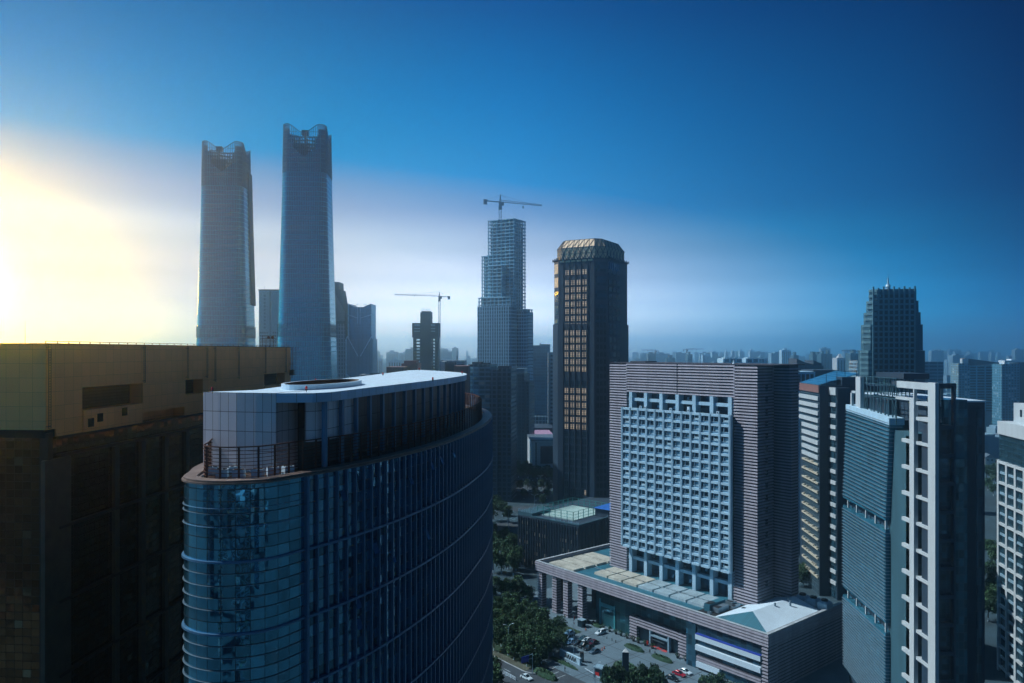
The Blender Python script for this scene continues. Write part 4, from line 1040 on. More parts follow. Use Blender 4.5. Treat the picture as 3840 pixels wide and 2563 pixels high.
def crane(label, px, pbase, D, pjib, papex, pxtip, pxtail, w=1.8, zbase=None, dy=0.0, tipy=None, m=None):
    x = PX(px, D); z0 = PZ(pbase, D) if zbase is None else zbase; zj, za = PZ(pjib, D), PZ(papex, D)
    o = thing('tower_crane', label, 'tower crane', (x, D, z0)); m = m or M['steel']; hgt = zj - z0; h = w / 2
    bm = MB()
    for sx_ in (-h, h):
        for sy_ in (-h, h): bm.bar((sx_, sy_, 0), (sx_, sy_, hgt), w * .16)
    z = 0; s1 = 1
    while z < hgt - w:
        bm.bar((-h * s1, -h, z), (h * s1, -h, z + w), w * .09); bm.bar((h, -h * s1, z), (h, h * s1, z + w), w * .09); bm.bar((-h, -h, z), (h, -h, z), w * .09); z += w; s1 = -s1
    bm.build('mast', m, o)
    bm = MB(); bm.hexa([(-h * 1.5, -h * 1.5, hgt - w * 3), (h * 1.5, -h * 1.5, hgt - w * 3), (h * 1.5, h * 1.5, hgt - w * 3), (-h * 1.5, h * 1.5, hgt - w * 3)], [(-h, -h, hgt), (h, -h, hgt), (h, h, hgt), (-h, h, hgt)]); bm.box(h, h * 3, -h, h, hgt - w * 1.4, hgt - .1); bm.build('cab', m, o)
    jx, tx = PX(pxtip, D) - x, PX(pxtail, D) - x; zt2 = (PZ(tipy, D) - zj if tipy else 0) + hgt
    bm = MB(); zz_ = hgt + .2
    bm.bar((0, 0, zz_), (jx, dy, zt2), w * .22); bm.bar((0, -h * .6, zz_ + w * .8), (jx, dy, zt2 + w * .4), w * .14)
    N_ = 22
    for k in range(N_):
        t0, t1 = k / N_, (k + 1) / N_; bm.bar((jx * t0, dy * t0, zz_ + (zt2 - zz_) * t0), (jx * (t0 + t1) / 2, dy * t0, zz_ + w * .75 + (zt2 - zz_) * t0), w * .08); bm.bar((jx * (t0 + t1) / 2, dy * t0, zz_ + w * .75 + (zt2 - zz_) * t0), (jx * t1, dy * t1, zz_ + (zt2 - zz_) * t1), w * .08)
    bm.bar((jx * .55, dy * .55, zt2 - w), (jx * .55, dy * .55, zt2), w * .5); bm.build('jib', m, o)
    zk = hgt - (zt2 - hgt) * abs(tx / jx)
    bm = MB(); bm.bar((0, 0, zz_), (tx, 0, zk), w * .4); bm.build('counter_jib', m, o)
    bm = MB(); bm.box(tx, tx * .78, -h, h, zk - w * 1.5, zk + w * .5); bm.build('counterweight', m, o)
    apex = za - z0; bm = MB(); bm.bar((-h * .5, 0, hgt), (0, 0, apex), w * .3); bm.bar((h * .5, 0, hgt), (0, 0, apex), w * .3); bm.build('tower_head', m, o)
    bm = MB(); bm.bar((0, 0, apex), (jx * .8, dy * .8, zt2 + w * .4), w * .06); bm.bar((0, 0, apex), (jx * .42, dy * .42, zt2 + w * .5), w * .06); bm.bar((0, 0, apex), (tx * .8, 0, zk + w * .3), w * .06); bm.build('tie_bar', m, o)
    return o
crane('pale tower crane standing beside the unfinished core tower, jib to the left', 1648, 1330, 795, 1113, 1095, 1479, 1688, 1.7, zbase=0, tipy=1106.5)
crane('tower crane on top of the stepped concrete skyscraper, jib to the right', 1876, 845, 815, 759, 731, 2032, 1813, 2.6, zbase=PZ(880, 815), tipy=773)

# ================================================================ stepped skyscraper under construction
SK = Fr(1829.7, 818, 30); r = SK.root('stepped_concrete_skyscraper', 'stepped concrete frame skyscraper with open top floors, half clad below', 'construction site')
FH = 3.68
conc = mat('site_concrete', (.42, .60, .68), .9, var=.25, scale=.1)
def frame(name, x0, x1, y0, y1, z0, z1, bay=5.0, open_top=0, core=True, fh=FH, colw=1.0):
    bm = MB(); n = int((z1 - z0) / fh)
    for k in range(n + 1):
        z = z1 - k * fh; bm.box(x0 - .5, x1 + .5, y0 - .5, y1 + .5, z - .75, z)
    nx, ny = max(1, round((x1 - x0) / bay)), max(1, round((y1 - y0) / bay))
    for i in range(nx + 1):
        for y in (y0 + .2, y1 - .2 - colw): x = x0 + (x1 - x0 - colw) * i / nx; bm.box(x, x + colw, y, y + colw, z0, z1 - .4)
    for j in range(1, ny):
        for x in (x0 + .2, x1 - .2 - colw): y = y0 + (y1 - y0 - colw) * j / ny; bm.box(x, x + colw, y, y + colw, z0, z1 - .4)
    bm.build(name, conc, r)
    if core:
        bm = MB(); bm.box(x0 + 2.2, x1 - 2.5, y0 + 2.2, y1 - 2.2, z0, z1 - open_top * fh - .8); bm.build('core_wall', M['concdark'], r)
zz = lambda p, a=0, v=0: SK.z(p, a, v)
W1 = SK.a(1928, 0); D1 = SK.v(1971, W1)
zt_ = zz(819, W1, 0)
frame('concrete_frame', 0, W1, 0, D1, 0, zt_, 5.2, 2, fh=FH)
sx0 = SK.a(1806, 4); frame('concrete_frame', sx0, -.8, 4, D1, 0, zz(962, sx0, 4), 4.0, 0)
bx1 = SK.a(1881, -9); frame('front_bay_frame', SK.a(1829, -9), bx1, -9, -.8, 0, zz(998, 3, -9), 5.2)
b2 = SK.a(1914, -12); bl = SK.a(1794, -12); zb2 = zz(1113, b2, -12)
frame('lower_frame', bl, b2, -12, -1, 0, zb2, 5.0, 0)
frame('side_frame', W1 + .8, SK.a(1978, 6), 6, 17, 0, zz(1161, W1, 6), 5, 0)
zcl = zz(1147, b2, -12)
clad = grid('clad_glass', 2.9, FH, (.05, .14, .21), (.26, .44, .54), 1.0, 1.3, .03, .4, .2, 0, .4, .5)
bm = MB(); bm.box(bl - .8, b2 + .8, -12.9, -.9, 0, zcl); bm.build('cladding', clad, r)
bm = MB(); k = 0
x = bl
while x < b2 + .5: bm.box(x - .35, x + .35, -13.6, -12.9, 0, zcl + .3); x += 2.9
bm.build('cladding_pier', M['concrete'], r)
bm = MB(); bm.box(W1 + .5, SK.a(1979.5, 6), 5.2, 17.8, 0, zz(1161, W1, 6) - 3); bm.build('cladding', clad, r)

# ================================================================ dark towers and slabs left of centre
g_res = grid('res_tower', 3.4, 3.1, (.03, .07, .10), (.05, .10, .13), 1.2, 1.0, .05, .3, .25, .02, .5, .6)
g_res2 = grid('res_tower_balcony', 4.2, 3.1, (.06, .14, .19), (.10, .20, .26), .5, 1.1, .10, .55, .12, .04, .6, .4, alt=((.4, .5, .55), .12))
RT = Fr(1755, 540, 10); r = RT.root('balcony_tower', 'dark residential tower with glassy curved balconies behind the oval tower', 'apartment tower')
zt_ = RT.z(1367, 0, 0); x1, x2, x3 = RT.a(1838, 0), RT.a(1868, 0), RT.a(1916, 0)
cvp = [(x1, 0), (x1 * .75, -1.4), (x1 * .5, -1.9), (x1 * .25, -1.4), (0, 0)]; cvp.reverse()
bm = MB(); bm.strip(cvp, 0, zt_ - 1.5); bm.build('balcony_front', g_res2, r)
bm = MB(); bm.box(.1, x1, .1, 24, 0, zt_); bm.box(x1, x2, -1.5, 24, 0, zt_ - 4); bm.box(x2, x3, .5, 24, 0, zt_ - 3); bm.build('wall', g_res, r)
bm = MB(); bm.box(2, 8, 4, 14, zt_, zt_ + 1.6); bm.box(9.5, 14, 3, 12, zt_, zt_ + 1.0); bm.box(x2 - 1, x3 - 2, 4, 14, zt_ - 3, zt_ - 1.2); bm.build('roof_house', M['navy2'], r)
for k in range(18): bm = MB(); z = 12 + k * 4.6; bm.prism([(cvp[0][0], .1)] + [(x, y - .9) for x, y in cvp] + [(x1, .1)], z, z + .35); bm.build('balcony_slab', M['tealstone'], r)
RT2 = Fr(1912, 690, 14); r = RT2.root('stepped_dark_tower_block', 'dark ribbed residential slab just right of the balcony tower', 'apartment tower')
x1, x2 = RT2.a(1966, 0), RT2.a(1985, 0); z1, z2 = RT2.z(1384, 0, 0), RT2.z(1430, 0, 0)
bm = MB(); bm.box(0, x1, 0, 22, 0, z1 - 4); bm.box(x1, x2, .6, 22, 0, z2); bm.build('wall', g_res, r)
bm = MB(); bm.box(.5, x1, .5, 12, z1 - 4, z1); bm.build('glass_top', M['bglass'], r)
bm = MB(); bm.box(-.4, x1 + .6, -.4, 13, z1, z1 + .5); bm.build('flat_roof', M['mullion'], r)
bm = MB()
for k in range(9): x = .6 + k * (x2 - 1) / 8; bm.box(x - .25, x + .25, -.6, .6, 0, (z1 if x < x1 else z2) - 4.5)
bm.build('rib', M['tealstone'], r)
g_slab = grid('blue_slab_glass', 6, 4, (.05, .2, .29), (.06, .2, .29), .2, .35, .008, .5, .2, 0, .15, .3)
f, r, a1_, z1 = block('blue_glass_slab', 'smooth blue glass slab rising between the skyscraper and the golden-crowned tower', 'office block', 1960, 2024, 1296, 1000, 30, 3, g_slab)
bm = MB(); bm.box(a1_, f.a(2063, -3), -3, 26, 0, z1 + 1.5); bm.build('side_wing', g_slab, r)
bm = MB(); bm.box(a1_ - .1, a1_ + 1, 2, 22, z1, z1 + 3); bm.build('roof_house', M['navy2'], r)
g_pod = grid('white_grid_podium', 4.2, 5, (.08, .16, .2), (.5, .56, .6), .8, .8, .03, .4, .2, 0, .3, .5)
bm = MB(); bm.box(6, a1_ + 10, -12, -.1, 0, 21); bm.build('gridded_podium', g_pod, r)
g_nw = grid('narrow_tower', 5.2, 4.6, (.02, .05, .08), (.16, .25, .3), 2.6, 2.4, .03, .4, .2, 0, .3, .3)
block('narrow_tower', 'narrow pale tower with one column of windows peeking out left of the golden-crowned tower', 'apartment tower', 2056, 2074, 1322, 880, 14, 0, g_nw)
# mall with big screen
f = Fr(1994, 640, -4); r = f.root('screen_mall', 'white striped mall facade with a big dark screen at street level', 'shopping mall')
A = lambda p: f.a(p, 0); zz = lambda p: f.z(p, 0, 0)
g_mall = grid('mall_cladding', 40, 1.6, (.62, .58, .55), (.36, .36, .38), .01, .22, 0, 0, .7, 0, .1, .05)
bm = MB(); bm.box(0, A(2110), 0, 40, zz(1757), zz(1655)); bm.build('wall', g_mall, r)
bm = MB(); bm.box(1, A(2110), 2, 38, 0, zz(1757)); bm.build('ground_floor', M['black'], r)
bm = MB(); bm.box(A(2026.5), A(2100), -.5, 0, zz(1740), zz(1674)); bm.build('screen', M['navy'], r)
bm = MB(); bm.box(A(2008), A(2012), -.2, .0, zz(1752), zz(1660)); bm.build('window_strip', M['dglass'], r)
bm = MB(); bm.box(-.5, A(2110), -.5, 40, zz(1655), zz(1655) + 1.4); bm.build('roof_edge', M['steel'], r)
f, r, a1_, z1 = block('pale_hall', 'low hall with pale pink flat roof behind the screen mall', 'hall', 1975, 2075, 1632, 720, 40, -3, M['white'])
bm = MB(); bm.box(-.4, a1_, -.4, 41, z1, z1 + .5); bm.build('roof', M['pink'], r)
f, r, a1_, z1 = block('striped_hall', 'long low hall with a magenta stripe, second row behind the screen mall', 'hall', 1970, 2075, 1606, 840, 50, 0, M['navy2'])
bm = MB(); bm.box(2, 24, -.3, 0, z1 - 3.5, z1 - 1.4); bm.build('stripe', M['pink'], r)
# low roofs just beyond the oval roof
f, r, a1_, z1 = block('brown_block', 'long low brown block right behind the oval white roof', 'building', 1449, 1512, 1377, 420, 20, 0, M['brick'])
f, r, a1_, z1 = block('brown_roof_house', 'stepped brown building rising beside the long brown block', 'building', 1505, 1566, 1364, 440, 18, 0, M['brick'])
bm = MB(); bm.box(1.2, a1_ - 1, 2, 14, z1, z1 + 1.6); bm.build('roof_house', M['brick'], r)
g_lo = grid('low_blue_glass', 3, 3.2, (.08, .2, .28), (.14, .26, .34), .3, .5, .03, .5, .15, 0, .4, .5)
f, r, a1_, z1 = block('blue_roof_block', 'blue glass block with a mast, right of the unfinished core tower', 'building', 1651, 1742, 1352, 560, 25, 0, g_lo)
bm = MB(); bm.tube((a1_ * .67, 5, z1), (a1_ * .67, 5, z1 + 3), .5, n=6); bm.tube((a1_ * .67, 5, z1 + 3), (a1_ * .67, 5, z1 + 7), .15, n=6); bm.build('mast', M['steel'], r)
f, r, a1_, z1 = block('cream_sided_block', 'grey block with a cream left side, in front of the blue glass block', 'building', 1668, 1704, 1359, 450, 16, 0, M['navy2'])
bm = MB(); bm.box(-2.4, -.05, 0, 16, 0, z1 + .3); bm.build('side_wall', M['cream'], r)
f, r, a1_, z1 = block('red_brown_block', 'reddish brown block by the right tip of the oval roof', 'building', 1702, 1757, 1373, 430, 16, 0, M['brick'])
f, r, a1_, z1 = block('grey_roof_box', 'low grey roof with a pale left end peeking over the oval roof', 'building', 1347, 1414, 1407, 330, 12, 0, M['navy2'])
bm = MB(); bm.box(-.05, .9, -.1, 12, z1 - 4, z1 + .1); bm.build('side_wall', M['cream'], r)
bm = MB(); bm.box(4.2, 7.5, 2, 8, z1, z1 + .7); bm.build('roof_house', M['tealstone'], r)
# ================================================================ pale block behind the hotel's right edge
WB = Fr(2968, 420, 4); r = WB.root('pale_framed_block', 'pale blue-white block with tall dark windows between the hotel and the striped block', 'office block')
z1 = WB.z(1394.5, 5, 0); z2 = WB.z(1440, 5, 0); a1_ = WB.a(3057, 0); a2 = WB.a(3002, 0)
bm = MB(); bm.box(0, a1_, 0, 18, z2, z1); bm.box(-.6, a2, -.6, 18, 0, z2); bm.build('wall', M['concrete'], r)
for k in range(4): x = 3.2 + k * (a1_ - 3.4) / 4; bm = MB(); bm.box(x, x + 1.6, -.2, .05, z2 + .3, z1 - 1.4); bm.build('window', M['dglass'], r)
winrows(r, 1.6, a2 - 1.0, -.65, 10, z2 - 2, 1, 20, .5, .72, M['dglass'])
bm = MB(); bm.box(a1_ + .2, a1_ + 14, 4, 26, 0, z1 + .8); bm.build('rear_wing', M['navy2'], r)
f, r, a1_, z1 = block('terraced_block', 'dark teal block with planted stepped terraces beyond the pale framed block', 'building', 2992, 3088, 1372, 600, 25, 0, M['tealstone'])
bm = MB()
for k, (x0, x1, h) in enumerate(((0, 7, 5.5), (7, 13, 2.4), (13, 19.5, 4.2))): bm.hexa([(x0, 2, z1), (x1, 2, z1), (x1, 20, z1), (x0, 20, z1)], [(x0, 2, z1 + h), (x1, 2, z1 + h * .4), (x1, 20, z1 + h * .4), (x0, 20, z1 + h)])
bm.build('sloped_roof', M['navy2'], r)
# ================================================================ stepped tower with spire
M['tealrib'] = mat('pale_teal_rib', (.13, .23, .25), .8, var=.15)
M['deepglass'] = mat('deep_dark_glass', (.006, .012, .018), .3, .0)
KT = Fr(3235, 505, 12); r = KT.root('stepped_spire_tower', 'dark stepped tower with vertical ribs and a small spire, standing at the right', 'office tower')
steps = [(1085, 3265, 3431, 3446), (1129, 3258, 3431, 3452), (1172, 3249, 3431, 3461), (1218, 3241.5, 3431, 3469), (1315, 3235, 3431, 3476)]
zz = lambda p: KT.z(p, 8, 0)
fl = 3.6; inset = []
W0 = KT.a(3431, 0); D0 = max(12.0, KT.v(3476, W0 + 3.2))
for k, (py, xl, xr, xq) in enumerate(steps):
    zt_ = zz(py); zb = zz(steps[k + 1][0]) if k < 4 else 0
    e = (4 - k) * 1.35
    bm = MB(); xr_ = W0 + 1.6 + 1.3 * k; bm.prism([(e + 3.5, .6), (W0, .6), (xr_, 2.6), (xr_, D0 - e), (e, D0 - e), (e, 4 + .2 * e)], zb, zt_ - .1); bm.build('shaft', M['tealstone'], r)
    bm = MB()
    z = zt_
    while z > zb + fl: bm.prism([(e + 3.6, .3), (e + 6, .3), (e + 6, 2), (e - .3, 6), (e - .3, 4)], z - 1.7, z); z -= fl * 1.0
    bm.build('corner_spandrel', M['tealrib'], r)
NRB = 8; x0 = 6.6
for k in range(NRB + 1):
    x = x0 + (W0 - x0) * k / NRB; bm = MB(); bm.box(x - .45, x + .45, -.5, .6, 0, zz(1085) + (1.6 if k % 2 == 0 else .8)); bm.build('rib', M['tealrib'], r)
items = []
kw = lambda b, x, y, z: b.box(x, x + 2.1, y, y + .1, z, z + 2.1)
z = zz(1106)
zl = []
while z > 55: zl.append(z); z -= fl
for z in zl:
    for k in range(NRB): items.append(('w', kw, (x0 + (W0 - x0) * (k + .5) / NRB - 1.05, .5, z - 2.1)))
items.sort(key=lambda t: t[2][2]); panes(r, items, [M['deepglass']])
bm = MB()
for z in zl: bm.box(x0, W0, .35, .6, z - 3.2, z - 2.3)
for z in zl:
    for y in (6, 10, 14, 18): pass
bm.build('spandrel', M['tealrib'], r)
xs = KT.a(3330, 6); zt_ = zz(1085) - 1; bm = MB()
for z0, z1_, r0_, r1_ in ((0, 1.5, 2.2, 2.2), (1.5, 3, 1.4, 1.4), (3, 4.4, 1.9, 1.2), (4.4, 9, .8, .3), (9, 14, .14, .05)): bm.tube((xs, 6, zt_ + z0), (xs, 6, zt_ + z1_), r0_, r1_, 12)
bm.build('spire', M['mullion'], r)

# ================================================================ striped block with solar roof
SP = Fr(3000, 354, 93.5)            # its lit front faces left: x runs towards the viewer
r = SP.root('striped_block', 'tall block with cream balcony bands and a tilted solar roof', 'office block')
LA = SP.a(3071.5, 0); zf = SP.z(1446, LA, 0); zbt = SP.z(1725, LA, 0)
g_st = grid('striped_glass', 1.5, 3.45, (.025, .07, .10), (.03, .06, .08), .1, .3, .06, .4, .12, .04, .6, .6)
bm = MB(); bm.box(-1, LA, .25, 30, 0, zf - .2); bm.build('wall', M['navy'], r)
bm = MB(); bm.box(0, LA - .1, .05, .3, zbt, zf - 3.2); bm.build('glazing', g_st, r)
bm = MB(); bm.box(-.3, LA + .2, -.35, .6, zf - 3.2, zf); bm.build('red_brown_fascia', M['brick'], r)
dz = (zf - 3.2 - zbt) / 9.0
for k in range(1, 10):
    z = zf - 3.4 - k * dz; bm = MB(); bm.box(0 if k < 5 else 4.0, LA - .1, -.55, .2, z, z + 1.75); bm.build('balcony_band', M['cream'], r)
g_low = grid('lower_strip_glass', .9, 2.1, (.03, .07, .10), (.12, .16, .18), .22, .12, .05, .5, .1, .03, .6, .5)
bm = MB(); bm.box(4, LA - .1, .0, .25, 0, zbt - .3); bm.build('lower_glazing', g_low, r)
lb = mat('sandy_band', (.62, .47, .34), .8, var=.1)
z = zbt - 2.6; k = 0
while z > 4:
    bm = MB(); bm.box(4.2, LA - .1, -.6, .1, z, z + .75)
    for j in range(6): x = 5 + rnd.random() * (LA - 6); bm.box(x, x + 1, -.75, -.1, z + .75, z + 1.4)
    bm.build('sill_band', lb, r); z -= 4.05
bm = MB(); bm.box(LA, LA + .5, .1, SP.v(3093, LA), 0, zf - .1); bm.build('corner_wall', M['navy2'], r)
# second bay, further right
S2 = Fr(3093, 332, 84.9); xe = S2.a(3136, 0); zf2 = S2.z(1455, xe, 0)
def in_r(o, fr):
    o.parent = r; o.matrix_parent_inverse.identity()
    from mathutils import Matrix
    rm = Matrix.Translation((SP.ox, SP.oy, 0)) @ Matrix.Rotation(-R(SP.th), 4, 'Z'); sm = Matrix.Translation((fr.ox, fr.oy, 0)) @ Matrix.Rotation(-R(fr.th), 4, 'Z')
    o.matrix_local = rm.inverted() @ sm; return o
bm = MB(); bm.box(0, xe, .25, 6, 0, zf2); in_r(bm.build('bay_wall', M['navy']), S2)
bm = MB(); bm.box(.2, xe - .1, .05, .25, 0, zf2 - 3); in_r(bm.build('bay_glazing', g_st), S2)
for k in range(24):
    z = zf2 - 3.4 - k * 3.15 * 1.5; 
    if z < 2: break
    bm = MB(); bm.box(.1, xe, -.35, .2, z if k else zf2 - 3.2, z + 1.6 if k else zf2); in_r(bm.build('balcony_band', M['cream']), S2)
bm = MB(); bm.box(xe, xe + .6, .1, S2.v(3190, xe), 0, zf2 - .4); in_r(bm.build('dark_end_wall', M['navy2']), S2)
bm = MB(); bm.box(-2, xe, 6, 22, 0, zf2 - 2); in_r(bm.build('rear_wall', M['navy']), S2)
g_sol = grid('solar_panels', 1.7, 2.6, (.02, .16, .26), (.10, .30, .42), .12, .14, .01, .4, .12, 0, .15, .2)
p = [SP.w(0, 0, zf + .4), SP.w(LA + .3, 0, zf + .2), SP.w(LA + .3, 17, zf + 4.2), SP.w(0, 17, zf + 5.0)]
q = [(0, 0, zf + .3), (LA + .3, 0, zf + .3), (LA - 6, 19, zf + 5), (-8, 19, zf + 5.6)]
bm = MB(); bm.hexa([(x, y, z - .25) for x, y, z in q], q); bm.build('solar_roof', g_sol, r)
bm = MB()
for x, y in ((LA, 3), (LA, 7.5), (LA - 3, 12), (LA - 6, 18)): bm.bar((x, y, zf - 4), (x, y, zf + 6), .2)
bm.bar((LA, 3, zf + 5.6), (LA - 6, 18, zf + 6), .15); bm.bar((LA, 3, zf + 1.6), (LA - 2, 12, zf + 2.4), .15); bm.box(LA - 8, LA - 1, 10, 20, zf - 3, zf + 3.5); bm.build('roof_frame', M['navy'], r)

# ================================================================ curtain-wall tower with the beige frame
CT = Fr(3507, 190, 0); r = CT.root('beige_frame_tower', 'tower with a beige stepped frame and blue louvred glass panels on its left side', 'office tower')
XF = CT.ox
Yp = lambda px, x=0.0: (XF + x) * F / (px - CX) - 190.0           # depth along the left face, from the front corner
Zp = lambda py, y: PZ(py, 190.0 + y)
yA, yB = Yp(3322), Yp(3166)
g_cur = grid('louvred_glass', 1.9, 1.55, (.05, .20, .27), (.05, .14, .18), .06, .06, .02, .35, .2, .01, .3, .25)
slices = [((3177, 1520.6), (3338, 1573), (3162, 1865.5), (3322, 1953)), ((3162, 1894.6), (3322, 1988), (3162, 2200), (3322, 2337)), ((3162, 2229.5), (3322, 2375), (3165, 2497), (3322, 2740))]
for k, (tl, tr, bl, br) in enumerate(slices):
    yt0, yt1 = Yp(tl[0]), Yp(tr[0]); yb0, yb1 = Yp(bl[0]), Yp(br[0])
    zt0, zt1, zb0, zb1 = Zp(tl[1], yt0), Zp(tr[1], yt1), max(.2, Zp(bl[1], yb0)), max(.2, Zp(br[1], yb1))
    bm = MB(); bm.hexa([(-.1, yb1, zb1), (3.8, yb1, zb1), (3.8, yb0, zb0), (-.1, yb0, zb0)], [(-.1, yt1, zt1), (3.8, yt1, zt1), (3.8, yt0, zt0), (-.1, yt0, zt0)]); bm.build('louvred_panel', g_cur, r)
    bm = MB(); N_ = 26 if k != 1 else 27
    for j in range(1, N_):
        t = j / N_; A = Vector((-.3, yt1 + (yb1 - yt1) * t, zt1 + (zb1 - zt1) * t)); B_ = Vector((-.3, yt0 + (yb0 - yt0) * t, zt0 + (zb0 - zt0) * t)); bm.bar(A, B_, .5, .14)
        bm.bar(A + Vector((0, 0, 0)), A + Vector((3.6, -.2, 0)), .4, .12)
    bm.build('louvres', M['ringmetal'], r)
    if k == 0:
        bm = MB(); bm.hexa([(-.45, yt1 - .3, zt1 - 1.6), (3.9, yt1 - .3, zt1 - 1.6), (3.9, yt0, zt0 - 1.6), (-.45, yt0, zt0 - 1.6)], [(-.45, yt1 - .3, zt1 + .3), (3.9, yt1 - .3, zt1 + .3), (3.9, yt0, zt0 + .3), (-.45, yt0, zt0 + .3)]); bm.build('panel_cap', M['concrete'], r)
    else:
        for j in range(5):
            y = yt1 + (yt0 - yt1) * (j + .1) / 4.6; z = zt1 + (zt0 - zt1) * (j + .1) / 4.6; bm = MB(); bm.box(.1, .6, y - .25, y + .25, z - .2, z + 3.0); bm.build('strut', M['cream'], r)
bm = MB(); bm.box(1.6, 18, yA - 2, yB, 0, Zp(1575, yA)); bm.build('inner_wall', M['navy2'], r)
bm = MB(); bm.box(1.2, 10, Yp(3410) + .5, yA + .4, 0, Zp(1610, yA)); bm.build('recess_wall', M['tealstone'], r)
# frame: big front column, second column, beams
zt_ = Zp(1437, 0)
yc = Yp(3479.5)
bm = MB(); bm.box(0, .9, 0, yc, 0, zt_); bm.build('frame_column', M['cream'], r)
yd0, yd1 = Yp(3427), Yp(3410); bm = MB(); bm.box(0, 1.1, yd0, yd1, 0, Zp(1492, yd1)); bm.build('frame_column', M['cream'], r)
yt2 = Yp(3362.5); bm = MB(); bm.box(0, 1.0, yc, yt2, Zp(1464, yc), zt_ - .2); bm.build('top_beam', M['cream'], r)
bm = MB(); bm.box(0, 1.0, yd1, Yp(3358), Zp(1503, yd1), Zp(1492, yd1)); bm.build('frame_beam', M['cream'], r)
bm = MB(); bm.box(0, .8, Yp(3428), Yp(3424), Zp(1500, yc), Zp(1464, yc)); bm.build('frame_post', M['cream'], r)
g_bay = grid('bay_glass', 1.3, 2.1, (.05, .14, .17), (.03, .06, .08), .14, .14, .05, .5, .08, .04, .5, .5)
bm = MB(); bm.box(3.4, 10, yc, yd0 + .2, 0, Zp(1500, yc)); bm.build('bay_glass', g_bay, r)
bm = MB(); bm.box(1.2, 3.4, yd1 + .3, Yp(3381), 0, Zp(1640, yd1)); bm.build('side_glass', g_bay, r)
z = Zp(1650, yd1); k = 0
while z > 0:
    bm = MB(); bm.box(0, .9, yd1, Yp(3381), z - .95, z); bm.build('frame_beam', M['cream'], r)
    bm = MB(); bm.box(.5, 3.6, yc, yd0, z - .9, z - .1); bm.build('floor_beam', M['cream'], r)
    z -= 7.05
for zq in (Zp(1512, yc), Zp(1572, yc)):
    bm = MB(); bm.box(.5, 3.6, yc, yd0, zq - .9, zq); bm.build('floor_beam', M['cream'], r)
# camera-facing frame
xr = CT.a(3585, 0)
bm = MB(); bm.box(.95, 1.3, 0, 1.2, 0, zt_ - .1); bm.box(xr - .6, xr, 0, 1.2, 0, zt_ - .1); bm.box(1.3, xr - .6, 0, 1.2, Zp(1450, 0), zt_ - .1); bm.build('front_frame', M['navy2'], r)
z = Zp(1597, 0); k = 0
bm = MB(); bm.box(.95, xr, 1.25, 8, 0, z); bm.build('front_recess', M['navy'], r)
fr_gl = grid('front_bay_glass', 1.1, 1.4, (.04, .09, .12), (.012, .02, .03), .1, .1, .10, .6, .08, .12, .5, .6)
while z > 0:
    bm = MB(); bm.box(1.3, xr - .6, .1, 1.3, z - 1.0, z); bm.build('front_beam', M['navy2'], r)
    bm = MB(); bm.box(1.6, xr - 1.0, 1.1, 1.24, z - 6.0, z - 1.3); bm.build('window', fr_gl, r); z -= 7.05
bm = MB(); bm.box(1.3, xr - .6, 5, 5.3, Zp(1597, 0), Zp(1560, 0)); bm.box(3.6, 4.3, 4, 5, Zp(1560, 0), Zp(1450, 0)); bm.box(1.3, xr - .6, 4.5, 5, Zp(1560, 0), Zp(1525, 0)); bm.build('terrace_wall', M['cream'], r)
ye = Yp(3700, xr); 
EB = Fr(3590, 200, 0); xw = CT.a(3693, 10); zt2 = PZ(1509, 200)
bm = MB(); bm.box(xr + .1, xw, 10, 50, 0, zt2); bm.build('rear_block', M['navy2'], r)
bm = MB(); bm.box(xr + .1, xw + .3, 9.8, 50, zt2, zt2 + .4); bm.build('rear_coping', M['white'], r)
x0, x1 = CT.a(3661, 10), CT.a(3681, 10); bm = MB(); bm.box(x0, x1, 9.9, 10.0, 0, PZ(1538, 200)); bm.build('window_strip', grid('strip_win', 1.2, 2.3, (.05, .1, .13), (.02, .03, .05), .1, .12, .04, .5, .1, .02, .4, .5), r)
# roof garden frames
for (pa, pb, pt) in ((3223.6, 3206, 1413),): bm = MB(); bm.box(.2, 1.4, Yp(pa), Yp(pb), Zp(1530, 45) - 4, Zp(pt, 45)); bm.build('roof_pier', M['cream'], r)
bm = MB(); y0, y1 = Yp(3206), Yp(3188); bm.box(.1, .8, y1 - .8, y1, Zp(1530, 47) - 2, Zp(1466, 47)); bm.box(.1, .8, y0, y1, Zp(1474, 47), Zp(1466, 47)); bm.build('roof_frame', M['cream'], r)
bm = MB(); y0, y1 = Yp(3345), Yp(3226); z0, zm_, z1 = Zp(1545, 30), Zp(1490, 30), Zp(1416, 30)
for k in range(10):
    y = y0 + (y1 - y0) * k / 9
    for x in (1.2, 6): bm.bar((x, y, z0 - 3), (x, y, z1), .22)
    bm.bar((1.2, y, zm_), (6, y, zm_), .18)
for z in (zm_, zm_ + 1.2, z1 - 2, z1): 
    for x in (1.2, 6): bm.bar((x, y0, z), (x, y1, z), .18)
for k in range(0, 9, 2): ya, yb = y0 + (y1 - y0) * k / 9, y0 + (y1 - y0) * (k + 1) / 9; bm.bar((1.2, ya, z0 - 2), (1.2, yb, zm_), .14); bm.bar((1.2, yb, z0 - 2), (1.2, ya, zm_), .14)
bm.build('roof_scaffold', M['tealstone'], r)
bm = MB(); bm.box(2.5, 16, yA + 3, yB - 6, Zp(1575, yA), Zp(1500, 30)); bm.build('roof_house', M['navy'], r)
bm = MB(); bm.box(2, 9, yA - 6, yA + 10, zt_ + .3, zt_ + 1.8); bm.box(1, 6.5, 2, 24, zt_ - 1.5, zt_ - .4); bm.build('roof_canopy', M['navy'], r)

